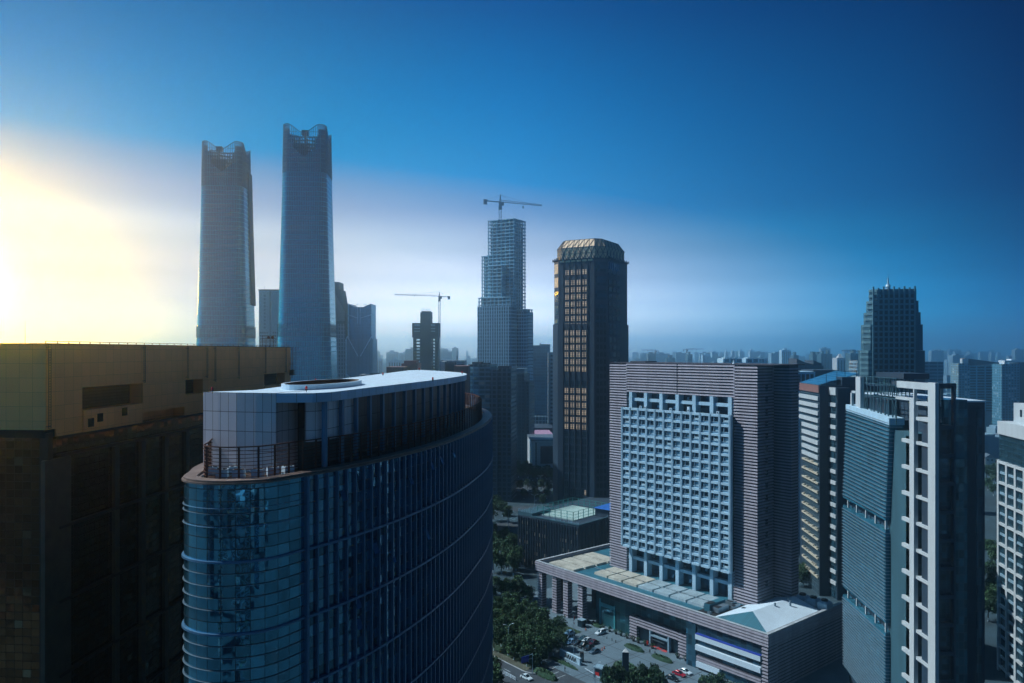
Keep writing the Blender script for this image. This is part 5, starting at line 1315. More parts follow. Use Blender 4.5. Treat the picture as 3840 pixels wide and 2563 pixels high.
# ================================================================ right edge: gridded white block
EG = Fr(3742, 252, 101.3); r = EG.root('white_grid_block', 'white gridded office block cut by the right edge of the picture', 'office block')
LE = 70
zt_ = EG.z(1579, 0, 0)
g_e = grid('edge_glass', 1.1, 1.65, (.03, .08, .11), (.05, .10, .12), .1, .1, .06, .5, .08, .03, .5, .5)
bm = MB(); bm.box(0, LE, .4, 25, 0, zt_ - .3); bm.build('glass_wall', g_e, r)
bm = MB(); bm.box(-.2, LE, -.1, 25, zt_ - 4.2, zt_); bm.build('parapet', M['cream'], r)
zg = zt_ - 13
for k in range(5): z = zt_ - 6 - k * 1.6; bm = MB(); bm.box(0, LE, .2, .45, z, z + .18); bm.build('sun_louvre', M['bglass'], r)
k = 0; z = zg
while z > 0:
    bm = MB(); bm.box(0, LE, -.3, .45, z - .8, z); bm.build('grid_beam', M['cream'], r)
    bm = MB(); bm.box(0, LE, .1, .45, z - 4.2, z - 3.4); bm.build('spandrel', M['mullion'], r); z -= 6.7
x = 0.0
while x < LE: bm = MB(); bm.box(x, x + 1.3, -.32, .45, 0, zg + .2); bm.build('grid_pier', M['cream'], r); x += 6.2
bm = MB(); bm.box(4.2, LE, 3, 20, zt_, zt_ + 6.3); bm.build('roof_house', M['cream'], r)
bm = MB(); bm.box(9, 10.2, 2.85, 3, zt_ + 2.2, zt_ + 4.4); bm.build('window', M['dglass'], r)

# ================================================================ apartment slabs at the right
g_ap = grid('slab_apartments', 11.2, 3.55, (.012, .04, .06), (.16, .42, .52), 1.9, 1.2, .03, .3, .3, 0, .4, .3)
g_ap2 = grid('tower_apartments', 3.6, 3.3, (.02, .06, .09), (.12, .30, .38), 1.5, 1.3, .03, .3, .3, 0, .4, .4, alt=((.42, .5, .54), .1))
A1f = Fr(3594, 1000, 0); r = A1f.root('gridded_apartment_slab', 'wide gridded apartment slab with a sloping roof crest, far right', 'apartment block')
x1, x2 = A1f.a(3636, 0), A1f.a(3757, 0); zt_ = A1f.z(1372, 0, 0)
bm = MB(); bm.box(0, x1, 0, 18, 0, zt_ + 3); bm.build('left_wing', g_ap2, r)
bm = MB(); bm.box(x1, x2, -1, 18, 0, zt_); bm.build('main_wall', g_ap, r)
zp_ = A1f.z(1344, 0, 0); bm = MB(); bm.hexa([(x1 - 4, 2, zt_ + .02), (x2 + 2, 2, zt_ + .02), (x2 + 2, 16, zt_ + .02), (x1 - 4, 16, zt_ + .02)], [(x1 - 4, 4, zp_), (x2 + 2, 4, zt_ + 3.5), (x2 + 2, 14, zt_ + 3.5), (x1 - 4, 14, zp_)]); bm.build('roof_crest', M['navy2'], r)
bm = MB(); bm.box(x1 - 9, x1 - 1, 1, 6, zt_ + 3, zp_ - .5); bm.build('roof_house', M['cream'], r)
A2f = Fr(3757, 960, 0); r = A2f.root('apartment_tower', 'tall apartment tower with a white roof slab at the far right edge', 'apartment tower')
x1 = A2f.a(3824, 0); zt_ = A2f.z(1366, 0, 0); bm = MB(); bm.box(0, x1, 0, 20, 0, zt_); bm.build('wall', g_ap2, r)
bm = MB(); bm.box(x1, x1 + 24, 2, 20, 0, zt_ + 2); bm.build('side_wing', M['navy2'], r)
bm = MB(); bm.box(3, x1 - 1, -.5, 12, zt_ + 2.5, zt_ + 4.4); bm.box(3, 7, 0, 10, zt_, zt_ + 2.5); bm.box(x1 - 10, x1 - 1, 1, 10, zt_ + 4.4, zt_ + 6.4); bm.build('roof_slab', M['white'], r)
f, r, a1_, z1 = block('banded_block', 'pale banded block half hidden right of the stepped spire tower', 'building', 3450, 3537, 1357, 820, 22, 2, grid('banded_glass', 9, 3.6, (.04, .10, .14), (.20, .32, .38), 1.0, 1.5, .02, .3, .3, 0, .3, .3))
f, r, a1_, z1 = block('banded_block', 'small banded block half hidden left of the stepped spire tower', 'building', 3216, 3262, 1352, 760, 20, 0, grid('banded_glass_two', 9, 3.6, (.04, .10, .14), (.20, .32, .38), 1.0, 1.5, .02, .3, .3, 0, .3, .3))
# low white houses
for k, (px, py, D, w, dp_, h, th) in enumerate(((3700, 1690, 800, 9, 12, 13, 10), (3712, 1718, 760, 11, 12, 11, 20), (3738, 1640, 840, 14, 10, 12, 5), (3694, 1760, 690, 8, 11, 9, 15))):
    f = Fr(px, D, th); r = f.root('low_house', ('white house with a grey pitched roof in the gap left of the gridded white block', 'second white house below the first, ridge turned aside', 'pale roofed house farthest up the gap', 'lowest small white house in the gap')[k], 'house')
    bm = MB(); bm.box(0, w, 0, dp_, 0, h); bm.build('wall', M['cream'], r)
    bm = MB(); bm.hexa([(-.5, -.5, h), (w + .5, -.5, h), (w + .5, dp_ + .5, h), (-.5, dp_ + .5, h)], [(w / 2 - .1, -.5, h + 3), (w / 2 + .1, -.5, h + 3), (w / 2 + .1, dp_ + .5, h + 3), (w / 2 - .1, dp_ + .5, h + 3)]); bm.build('roof', M['steel'], r)
    for j in range(2): bm = MB(); bm.box(1.5 + j * 3.4, 2.9 + j * 3.4, -.08, .02, h - 3, h - 1.2); bm.build('window', M['dglass'], r)

# ================================================================ far towers that stand out of the haze
FAR = [(2430, 2460, 1327, 1900, 'teal', 'flat-topped dark far tower left of the far cranes above the hotel roof'), (2579, 2597, 1329, 1900, 'teal', 'small dark far tower right of the far cranes above the hotel roof'),
       (2500, 2533, 1343, 2000, 'teal', 'low far block under a crane above the hotel roof'), (2932, 2966, 1313, 2100, 'pale', 'pale broad far tower taller than its neighbours, left of the terraced block'),
       (2976, 2995, 1333, 1600, 'teal', 'thin dark far tower at the left edge of the terraced block'), (3048, 3074, 1331, 1700, 'teal', 'far tower with a notched top behind the terraced block'),
       (3079, 3099, 1328, 1650, 'teal', 'left one of two joined far towers behind the solar roof'), (3101, 3121, 1328, 1650, 'teal', 'right one of two joined far towers behind the solar roof'),
       (3139, 3172, 1343, 1500, 'cream', 'pinkish far tower with a peaked middle'), (3190, 3225, 1326, 1400, 'teal', 'dark far tower under construction left of the stepped spire tower'),
       (2670, 2694, 1320, 3000, 'pale', 'faint wide far tower above the middle of the hotel roof'), (2812, 2830, 1315, 3000, 'pale', 'faint slim far tower above the right part of the hotel roof'),
       (2721, 2729, 1317, 3300, 'pale', 'faintest thin far tower, first of a loose row'), (2745, 2755, 1317, 3300, 'pale', 'faint thin far tower in the middle of a loose row'), (2774, 2787, 1316, 3300, 'pale', 'faint far tower, last of a loose row'),
       (2635, 2665, 1330, 2600, 'pale', 'faint far cluster block left of the faint wide tower'), (1457, 1503, 1351, 1500, 'pale', 'grey far block low behind the long brown block'),
       (1448, 1492, 1322, 2800, 'pale', 'pale far slab left of the unfinished core tower'), (1502, 1532, 1324, 2800, 'pale', 'second pale far slab closer to the unfinished core tower'), (1400, 1432, 1347, 2200, 'pale', 'dim far block right of the V-topped tower')]
for k, (p0, p1, pt, D, m, lab) in enumerate(FAR):
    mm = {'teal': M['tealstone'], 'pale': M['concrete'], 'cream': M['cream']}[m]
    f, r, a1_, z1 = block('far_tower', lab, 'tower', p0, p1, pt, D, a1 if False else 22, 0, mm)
    bm = MB(); h = 4 + (k * 7) % 5
    if 'notched' in lab: bm.box(0, a1_ * .4, 0, 15, z1, z1 + 7); bm.box(a1_ * .6, a1_, 0, 15, z1, z1 + 6)
    elif 'peaked' in lab: bm.hexa([(a1_ * .2, 2, z1), (a1_ * .8, 2, z1), (a1_ * .8, 14, z1), (a1_ * .2, 14, z1)], [(a1_ * .42, 7, z1 + 8), (a1_ * .58, 7, z1 + 8), (a1_ * .58, 9, z1 + 8), (a1_ * .42, 9, z1 + 8)])
    else: bm.box(a1_ * .3, a1_ * .62, 3, 14, z1, z1 + h)
    bm.build('roof_house', mm, r)
    bm = MB(); n_ = max(2, int(a1_ / 4.5))
    for i in range(n_): x = (i + .3) * a1_ / n_; bm.box(x, x + a1_ / n_ * .4, -.4, 0, 0, z1 - 5)
    bm.build('window_strip', M['dglass'], r)
for k, (p0, p1, pt, lab) in enumerate(((2712, 2783, 1345, 'white and grey low block left of the aerial above the hotel roof'), (2797, 2879, 1345, 'white and grey low block right of the aerial above the hotel roof'))):
    f, r, a1_, z1 = block('low_block', lab, 'building', p0, p1, pt, 900, 25, 0, M['concrete'])
    for i in range(3): bm = MB(); bm.box(2 + i * 7, 7 + i * 7, -.3, 0, z1 - 4.5, z1 - 1); bm.build('window', M['bglass'], r)
    bm = MB(); bm.box(a1_ * .15, a1_ * .85, 5, 20, z1, z1 + 1.2); bm.build('roof_house', M['mullion'], r)
Y = 300.0; o = thing('aerial', 'small white cone aerial on the hotel roof edge', 'aerial', HT.w(HT.a(2752, TV + 3), TV + 3, 100.6)); bm = MB(); bm.tube((0, 0, 0), (0, 0, .5), .55, .4, 10); bm.tube((0, 0, .5), (0, 0, 1.4), .3, .08, 8); bm.tube((0, 0, 1.4), (0, 0, 3.2), .05, .02, 6); bm.build('cone', M['white'], o)
crane('far small crane above the flat-topped dark far tower', 2458, 1330, 1900, 1316, 1311, 2405, 2470, 2.6, tipy=1314)
crane('far small crane, taller one over the hotel roof', 2575, 1345, 1950, 1312, 1307, 2640, 2562, 2.6, tipy=1310)
crane('far small crane above the low far block', 2510, 1345, 2000, 1333, 1328, 2455, 2522, 2.4, tipy=1331)
crane('far crane over the dark far tower left of the stepped spire tower', 3205, 1328, 1400, 1317, 1312, 3155, 3219, 2.0, tipy=1316)
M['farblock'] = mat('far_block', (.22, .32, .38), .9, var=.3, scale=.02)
# everything farther, which reads as one mass
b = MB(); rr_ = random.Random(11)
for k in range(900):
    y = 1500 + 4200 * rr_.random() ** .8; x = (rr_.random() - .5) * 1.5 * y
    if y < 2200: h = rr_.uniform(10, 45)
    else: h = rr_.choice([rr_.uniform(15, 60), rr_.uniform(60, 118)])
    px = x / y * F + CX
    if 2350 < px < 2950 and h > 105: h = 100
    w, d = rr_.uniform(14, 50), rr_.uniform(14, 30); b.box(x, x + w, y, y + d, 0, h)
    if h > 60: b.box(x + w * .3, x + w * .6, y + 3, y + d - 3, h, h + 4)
# ... unseen blocks added behind the viewer, only to be mirrored in the curved glass
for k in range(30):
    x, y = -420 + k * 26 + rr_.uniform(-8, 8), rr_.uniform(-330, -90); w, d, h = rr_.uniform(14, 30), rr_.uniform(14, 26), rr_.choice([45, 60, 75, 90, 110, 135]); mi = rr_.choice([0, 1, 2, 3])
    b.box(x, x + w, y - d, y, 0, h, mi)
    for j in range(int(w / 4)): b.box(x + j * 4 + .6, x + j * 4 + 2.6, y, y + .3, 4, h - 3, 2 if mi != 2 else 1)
o = tag(b.build('skyline_and_mirror_blocks', [M['farblock'], M['cream'], M['dglass'], M['rib']]), 'hazy mass of far-off city blocks along the horizon, with unseen blocks added behind the viewer for reflections', 'skyline', kind='stuff')
b = MB()
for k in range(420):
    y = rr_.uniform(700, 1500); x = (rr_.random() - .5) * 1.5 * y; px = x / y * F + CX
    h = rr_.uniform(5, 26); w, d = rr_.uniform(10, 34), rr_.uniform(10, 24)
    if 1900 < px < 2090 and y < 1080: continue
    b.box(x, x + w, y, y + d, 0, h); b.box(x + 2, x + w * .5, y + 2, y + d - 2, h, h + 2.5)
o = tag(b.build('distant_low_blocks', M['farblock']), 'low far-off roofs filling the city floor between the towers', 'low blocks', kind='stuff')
# ================================================================ trees
def crown_mesh(seed, kind):
    q = random.Random(seed); bm = MB(); clumps = []
    n = {'round': 26, 'willow': 26, 'tall': 22}[kind]
    for k in range(n):
        t = q.random() * 2 * math.pi; u = q.random()
        if kind == 'round': r = 2.7 * math.sqrt(q.random()); z = 3.6 + 4.6 * u; r *= 1 - .55 * abs(u - .4); cr = q.uniform(.8, 1.5)
        elif kind == 'willow': r = 2.6 * math.sqrt(q.random()); z = 3.4 + 4.4 * u; r *= 1 - .4 * u; cr = q.uniform(.8, 1.4)
        else: r = 1.7 * math.sqrt(q.random()); z = 3 + 7.5 * u; r *= 1.15 - .8 * u; cr = q.uniform(.7, 1.15)
        clumps.append((r * math.cos(t), r * math.sin(t), z, cr))
    for cx_, cy_, cz, cr in clumps:
        dk = 0 if q.random() < .55 else 1
        for i in range(46):
            d = Vector((q.gauss(0, 1), q.gauss(0, 1), q.gauss(0, 1))).normalized() * cr * q.uniform(.5, 1.12); p = Vector((cx_, cy_, cz)) + d
            s = q.uniform(.16, .34)
            a_ = Vector((q.gauss(0, 1), q.gauss(0, 1), q.gauss(0, 1))).normalized()
            if kind == 'willow': a_ = Vector((q.gauss(0, .35), q.gauss(0, .35), -1)).normalized(); p.z -= q.uniform(0, 1.3)
            b_ = a_.cross(Vector((q.gauss(0, 1), q.gauss(0, 1), q.gauss(0, 1)))).normalized()
            L = s * (2.4 if kind == 'willow' else 1.2)
            bm.face([p - a_ * L, p + b_ * s, p + a_ * L, p - b_ * s], dk)
    return bm.mesh('crown', [M['leaf'], M['leaf2']]), clumps
def trunk_mesh(seed, clumps, h):
    q = random.Random(seed); bm = MB(); bm.tube((0, 0, -.1), (.05, .03, h * .5), .24, .17, 8); bm.tube((.05, .03, h * .5), (.1, 0, h), .17, .09, 8)
    for cx_, cy_, cz, cr in clumps[:9]: bm.tube((.06, .02, h * q.uniform(.42, .8)), (cx_ * .85, cy_ * .85, cz), .08, .025, 5)
    bm.tube((0, 0, 0), (0, 0, 1.1), .262, .25, 8, 1)
    return bm.mesh('trunk', [M['bark'], M['line']])
TV_ = []
for s, kind in ((1, 'round'), (2, 'round'), (3, 'round'), (4, 'willow'), (5, 'willow'), (6, 'tall')):
    cm, cl = crown_mesh(s, kind); TV_.append((cm, trunk_mesh(s + 50, cl, 5.4 if kind != 'tall' else 7.5)))
def tree(name, label, group, x, y, v, s=1.0, cat='tree', sz=None):
    o = thing(name, label, cat, (x, y, 0), rnd.uniform(0, 6.28), group); o.scale = (s, s, sz or s)
    link('trunk', TV_[v][1], o); link('crown', TV_[v][0], o); return o
def scatter(name, label, group, pts, vs, s0, s1):
    for (px, py) in pts: x, y = PG(px, py); tree(name, label, group, x, y, rnd.choice(vs), rnd.uniform(s0, s1))
scatter('broadleaf_tree', 'dark broadleaf tree in the grove between the road and the car park', 'trees in the grove by the car park',
        [(1852, 2440), (1880, 2425), (1905, 2458), (1928, 2475), (1870, 2395), (1912, 2415), (1945, 2440), (1960, 2465), (1985, 2485), (2008, 2505), (2030, 2490), (2050, 2470), (2020, 2452), (1995, 2440),
         (1965, 2415), (1935, 2390), (1895, 2372), (1858, 2365), (1925, 2352), (1960, 2368), (1990, 2390), (2025, 2410), (2055, 2425), (2078, 2440), (2060, 2395), (2030, 2375), (2085, 2412), (2100, 2390), (2092, 2430), (2075, 2458), (2030, 2470), (1975, 2500), (2050, 2455), (2110, 2440)], [0, 1, 2, 0, 1, 3], .62, .9)
scatter('broadleaf_tree', 'dark broadleaf tree on the lawn left of the hotel portico', 'trees left of the portico',
        [(1850, 2325), (1885, 2330), (1915, 2312), (1950, 2335), (1985, 2350), (2010, 2340), (1865, 2290), (1900, 2275), (1935, 2285), (1970, 2300), (2000, 2312), (1848, 2250), (1880, 2245), (1920, 2250), (1955, 2255), (1985, 2270), (2040, 2345), (1860, 2215), (1905, 2222), (1940, 2225)], [0, 1, 2, 1], .65, .9)
scatter('willow_tree', 'bushy willow-like tree at the bottom edge in front of the stone pylon', 'willows at the bottom edge', [(2290, 2590), (2330, 2580), (2372, 2600), (2410, 2575), (2455, 2590), (2420, 2625), (2350, 2640), (2475, 2620), (2305, 2640)], [3, 4], .75, .95)
scatter('broadleaf_tree', 'dark tree in front of the banded end block of the podium', 'trees in front of the banded block', [(2640, 2600), (2672, 2605), (2705, 2600), (2740, 2630), (2780, 2640)], [0, 1, 2], .6, .8)
scatter('broadleaf_tree', 'dark tree in the strip left of the dark podium block', 'trees left of the dark podium block', [(1850, 2110), (1870, 2085), (1895, 2100), (1920, 2120), (1860, 2060), (1890, 2050), (1925, 2065), (1845, 2030), (1905, 2135), (1935, 2140), (1880, 2150), (1850, 2150), (1925, 2160), (1850, 1955), (1885, 1935), (1860, 1915), (1905, 1960)], [0, 1, 2], 1.0, 1.3)
scatter('avenue_tree', 'round dark tree in the row below the screen mall', 'trees below the screen mall', [(1928, 1800), (1945, 1792), (1962, 1802), (1980, 1795), (1998, 1806), (2015, 1798), (2032, 1806), (2050, 1800), (2066, 1808), (1935, 1778), (1970, 1780), (2005, 1782), (2040, 1785)], [0, 1, 2], 1.15, 1.45)
scatter('avenue_tree', 'small round tree in the verge of the avenue below the mall trees', 'trees in the avenue verge', [(1925, 1835), (1950, 1845), (1978, 1838), (2002, 1850), (2030, 1842), (2058, 1850), (1965, 1872), (2010, 1880), (2050, 1872), (2035, 1900)], [0, 1, 2], .8, 1.0)
scatter('broadleaf_tree', 'dark tree at the foot of the striped block', 'trees at the foot of the striped block', [(3002, 2185), (3012, 2200), (2990, 2200)], [0, 1, 2], .8, 1.0)
scatter('broadleaf_tree', 'tree in the gap left of the gridded white block', 'trees in the right-hand gap', [(3700, 1800), (3722, 1790), (3735, 1815), (3705, 1840), (3725, 1860), (3712, 2090), (3732, 2130), (3708, 2180), (3728, 2210), (3715, 2260), (3735, 2300), (3705, 2330)], [0, 1, 2], 1.0, 1.4)
x, y = PG(1874, 2600); o = thing('bare_tree', 'thin bare leafless tree near the left end of the white road barrier', 'tree', (x, y, 0)); bm = MB(); q = random.Random(3)
bm.tube((0, 0, 0), (.2, 0, 5), .14, .09, 6); bm.tube((.2, 0, 5), (.3, 0, 12), .09, .02, 6)
for k in range(34): z = q.uniform(3, 11); t = q.uniform(0, 6.28); L = (12.5 - z) * .32; bm.tube((.1 + z * .016, 0, z), (.1 + z * .016 + L * math.cos(t), L * math.sin(t), z + L * 1.3), .035, .01, 4)
bm.build('branches', M['bark'], o)
x, y = PG(1846, 2580)
for k, (px, py) in enumerate(((1842, 2570), (1852, 2595), (1846, 2620))): x, y = PG(px, py); tree('broadleaf_tree', 'dark tree across the road at the bottom, beside the oval tower', 'trees across the road', x, y, k % 3, 1.0)
# hedges and shrubs
def hedge(label, px, py, L, w, h, rz, name='hedge', group=None):
    x, y = PG(px, py); o = thing(name, label, name.replace('_', ' '), (x, y, 0), rz, group); q = random.Random(int(px)); bm = MB()
    for k in range(int(170 * L * w / 8)):
        t = q.uniform(0, 6.28); r = math.sqrt(q.random()); X_, Y_ = L / 2 * r * math.cos(t), w / 2 * r * math.sin(t); Z_ = h * (1 - r ** 4) * q.uniform(.3, 1.05); s = q.uniform(.15, .3)
        a_ = Vector((q.gauss(0, 1), q.gauss(0, 1), q.gauss(0, .6))).normalized(); b_ = a_.cross(Vector((q.gauss(0, 1), q.gauss(0, 1), q.gauss(0, 1)))).normalized(); p = Vector((X_, Y_, Z_)); bm.face([p - a_ * s, p + b_ * s, p + a_ * s, p - b_ * s], int(q.random() < .4))
    n = 20; bm.hexa([(L / 2 * math.cos(6.283 * k / n), w / 2 * math.sin(6.283 * k / n), 0) for k in range(n)], [(L / 2.5 * math.cos(6.283 * k / n), w / 2.5 * math.sin(6.283 * k / n), h * .75) for k in range(n)], 0)
    bm.build('foliage', [M['leaf'], M['leaf2']], o); return o
ROT = -R(50.4)
hedge('oval clipped hedge left of the hotel entrance, above the pylon', 2378, 2434, 9, 3, 1.3, ROT); hedge('oval clipped hedge right of the two walking people', 2483, 2474, 9, 3, 1.3, ROT)
hedge('round hedge bed behind the stone pylon', 2345, 2500, 9, 6, .9, ROT); hedge('low clipped hedge below the stone sign wall', 2113, 2490, 14, 1.4, 1.0, ROT)
hedge('wide dark clipped hedge at the corner of the road and drive', 2045, 2535, 11, 3.6, 1.8, ROT); hedge('low hedge by the portico end of the glass lobby', 2240, 2350, 5, 2, 1.0, ROT)
for k in range(15):
    t = k / 14; a = 36 + 41 * t; x, y, _ = HT.w(a + .3 * (k % 3), 2.2 if a < 50 or a > 74 else 1.9)
    if 60 < a < 69: continue
    o = thing('potted_shrub', 'dark round potted shrub in the row along the hotel front', 'potted shrub', (x, y, 0), k, 'potted shrubs along the hotel front'); bm = MB(); bm.tube((0, 0, 0), (0, 0, .55), .4, .5, 10); bm.build('pot', M['black'], o)
    q = random.Random(k); bm = MB()
    for j in range(70):
        d = Vector((q.gauss(0, 1), q.gauss(0, 1), q.gauss(0, 1))).normalized() * q.uniform(.4, .95); p = Vector((0, 0, 1.35)) + d; a_ = Vector((q.gauss(0, 1), q.gauss(0, 1), q.gauss(0, 1))).normalized(); b_ = a_.cross(d).normalized(); bm.face([p - a_ * .2, p + b_ * .2, p + a_ * .2, p - b_ * .2])
    bm.build('foliage', M['leaf'], o)
# ================================================================ cars
def loft(bm, secs, m=0):
    i = len(bm.v); n = len(secs[0])
    for s in secs: bm.v += s
    for k in range(len(secs) - 1):
        for j in range(n): a_, b_ = i + k * n + j, i + k * n + (j + 1) % n; bm.f.append((a_, b_, b_ + n, a_ + n)); bm.m.append(m)
    bm.f.append(tuple(i + j for j in reversed(range(n)))); bm.m.append(m); bm.f.append(tuple(i + (len(secs) - 1) * n + j for j in range(n))); bm.m.append(m)
CARM = {}
def car_meshes(kind):
    if kind in CARM: return CARM[kind]
    L, W, Hb, Hc = {'sedan': (4.6, 1.8, .82, 1.45), 'suv': (4.5, 1.85, .95, 1.68), 'van': (4.7, 1.8, 1.0, 1.95)}[kind]; w = W / 2
    sec = lambda x, z0, z1, k: [(x, -w * k, z0), (x, w * k, z0), (x, w * k * 1.02, (z0 + z1) / 2), (x, w * k * .92, z1), (x, -w * k * .92, z1), (x, -w * k * 1.02, (z0 + z1) / 2)]
    bm = MB(); hd = .86 if kind != 'van' else .95
    loft(bm, [sec(-L / 2, .35, Hb * .8, .86), sec(-L / 2 + .2, .24, Hb * .96, .97), sec(-L * .22, .22, Hb, 1), sec(L * .16, .22, Hb, 1), sec(L / 2 - .35, .24, Hb * hd, .96), sec(L / 2, .35, Hb * .66, .84)])
    xr0, xr1 = {'sedan': (-L * .22, L * .04), 'suv': (-L * .42, L * .05), 'van': (-L * .45, L * .17)}[kind]; xb0, xb1 = {'sedan': (-L * .40, L * .22), 'suv': (-L * .48, L * .22), 'van': (-L * .485, L * .31)}[kind]
    rb = MB(); rb.hexa([(xr0, -w * .70, Hc - .06), (xr1, -w * .70, Hc - .06), (xr1, w * .70, Hc - .06), (xr0, w * .70, Hc - .06)], [(xr0 + .1, -w * .64, Hc), (xr1 - .1, -w * .64, Hc), (xr1 - .1, w * .64, Hc), (xr0 + .1, w * .64, Hc)])
    for sy_ in (-1, 1):
        rb.bar((xb0, sy_ * w * .86, Hb), (xr0, sy_ * w * .70, Hc - .04), .1); rb.bar((xb1, sy_ * w * .86, Hb), (xr1, sy_ * w * .70, Hc - .04), .1); xm = (xr0 + xr1) / 2; rb.bar((xm, sy_ * w * .88, Hb), (xm, sy_ * w * .70, Hc - .04), .09)
    gm = MB(); gm.hexa([(xb0, -w * .86, Hb - .02), (xb1, -w * .86, Hb - .02), (xb1, w * .86, Hb - .02), (xb0, w * .86, Hb - .02)], [(xr0, -w * .69, Hc - .05), (xr1, -w * .69, Hc - .05), (xr1, w * .69, Hc - .05), (xr0, w * .69, Hc - .05)])
    wm_ = MB(); wm_.tube((0, -.11, 0), (0, .11, 0), .33, .33, 14); rm_ = MB(); rm_.tube((0, -.12, 0), (0, .12, 0), .19, .19, 10)
    hm = MB(); hm.box(-.06, .06, -.2, .2, -.08, .08)
    CARM[kind] = (bm, rb, gm.mesh('window_glass', M['dglass']), (wm_.mesh('wheel', M['tyre']), rm_.mesh('rim', M['chrome'])), hm.mesh('headlight', M['white']), hm.mesh('tail_light', M['red']), L, W, Hb); return CARM[kind]
PAINT = {}
CBODY = {}
def car(label, px, py, kind, col, rz, group=None):
    bm, rb, gl, wl, hl, tl, L, W, Hb = car_meshes(kind); x, y = PG(px, py)
    if col not in PAINT:
        PAINT[col] = mat('car_paint_%d' % len(PAINT), col, .25, .15, var=.03, spec=.6)
    if (kind, col) not in CBODY: CBODY[kind, col] = (bm.mesh('body', PAINT[col]), rb.mesh('roof', PAINT[col]))
    o = thing('parked_car', label, 'car', (x, y, .02), rz, group); link('body', CBODY[kind, col][0], o); link('roof', CBODY[kind, col][1], o); link('window_glass', gl, o)
    for sx_ in (-.31, .31):
        for sy_ in (-1, 1): link('rim', wl[1], link('wheel', wl[0], o, (L * sx_, sy_ * (W / 2 - .09), .33)))
    for sy_ in (-1, 1): link('headlight', hl, o, (L / 2 - .09, sy_ * W * .32, Hb * .62)); link('tail_light', tl, o, (-L / 2 + .06, sy_ * W * .34, Hb * .7))
    return o
RV = math.atan2(.637, .771)          # along the depth axis of the hotel
RU = math.atan2(.771, -.637)         # along its front, away
WHT, BLK, DRD, RED_, LBL, TEA, GRY, DRK = (.78, .78, .78), (.012, .014, .018), (.10, .012, .03), (.45, .01, .03), (.20, .36, .50), (.03, .09, .11), (.10, .15, .2), (.025, .03, .045)
car('white hatchback parked alone in front of the glass lobby', 2252, 2378, 'suv', WHT, RV + math.pi)
car('pale blue car parked at the far left end, by the grove', 2135, 2379, 'sedan', LBL, RV + math.pi)
car('boxy silver blue van parked below the pale blue car', 2133.7, 2399, 'van', (.35, .47, .55), RV + math.pi)
car('light blue car parked under the van, at the shaded end of the lot', 2142, 2413, 'sedan', (.25, .42, .6), RV + math.pi)
car('dark teal car at the top of the parked cluster', 2187, 2400.6, 'sedan', TEA, RV + math.pi)
car('white car in the middle of the parked cluster', 2201, 2407.5, 'sedan', WHT, RV + math.pi)
car('dark maroon car right of the white one in the parked cluster', 2225, 2416, 'sedan', DRD, RV + math.pi)
car('dark grey car between the light blue and the black cars', 2165, 2417, 'sedan', DRK, RV + math.pi)
car('black car in the middle of the front parked row', 2187, 2426, 'suv', BLK, RV + math.pi)
car('black car second from the front corner of the parked cluster', 2207, 2435, 'sedan', (.02, .022, .028), RV + math.pi)
car('grey blue car at the front corner of the parked cluster', 2229, 2448, 'sedan', GRY, RV + math.pi)
car('red sedan parked beside a white one at the right end', 2547, 2533, 'sedan', RED_, RU + math.pi)
car('white sedan parked next to the red one at the right end', 2570, 2525, 'sedan', (.76, .77, .78), RU + math.pi)
car('black car half hidden by the willows, left of the red sedan', 2521, 2549, 'sedan', (.015, .018, .024), RU + math.pi)
car('white car half hidden behind the willow leaves at the bottom', 2478, 2563, 'sedan', (.7, .72, .74), RU + math.pi)
o = car('white coupe driving on the road at the bottom', 1974, 2546, 'sedan', (.8, .8, .79), RU + math.pi); o.name = 'driving_car'
for k, (px, py) in enumerate(((1990, 1845), (2050, 1853), (2022, 1857), (1942, 1843))): car(('tiny white car on the avenue below the mall trees', 'tiny white car rightmost on the avenue', 'tiny dark car on the avenue', 'tiny pale car at the left end of the avenue')[k], px, py, 'sedan', (WHT, WHT, DRK, WHT)[k], .1)
# ================================================================ street furniture
for k, (px, py) in enumerate(((2197, 2364), (2266, 2434), (2258, 2440.5))):
    x, y = PG(px, py); o = thing('traffic_cone', ('orange cone by the lobby end of the car park', 'farther one of two orange cones right of the parked cars', 'nearer one of two orange cones right of the parked cars')[k], 'traffic cone', (x, y, .02)); bm = MB(); bm.tube((0, 0, .05), (0, 0, 1.0), .24, .06, 10); bm.build('cone', M['orange'], o); bm = MB(); bm.box(-.3, .3, -.3, .3, 0, .06); bm.build('base', M['black'], o)
for k, (px, py) in enumerate(((2276, 2396), (2295, 2404), (2261, 2388), (2309, 2411))):
    x, y = PG(px, py); o = thing('bollard', 'short dark bollard on the pale paving beside the lone white hatchback', 'bollard', (x, y, .02), 0, 'dark bollards near the lobby'); bm = MB(); bm.tube((0, 0, 0), (0, 0, .9), .12, .1, 10); bm.tube((0, 0, .9), (0, 0, 1.0), .14, .05, 10); bm.build('post', M['black'], o)
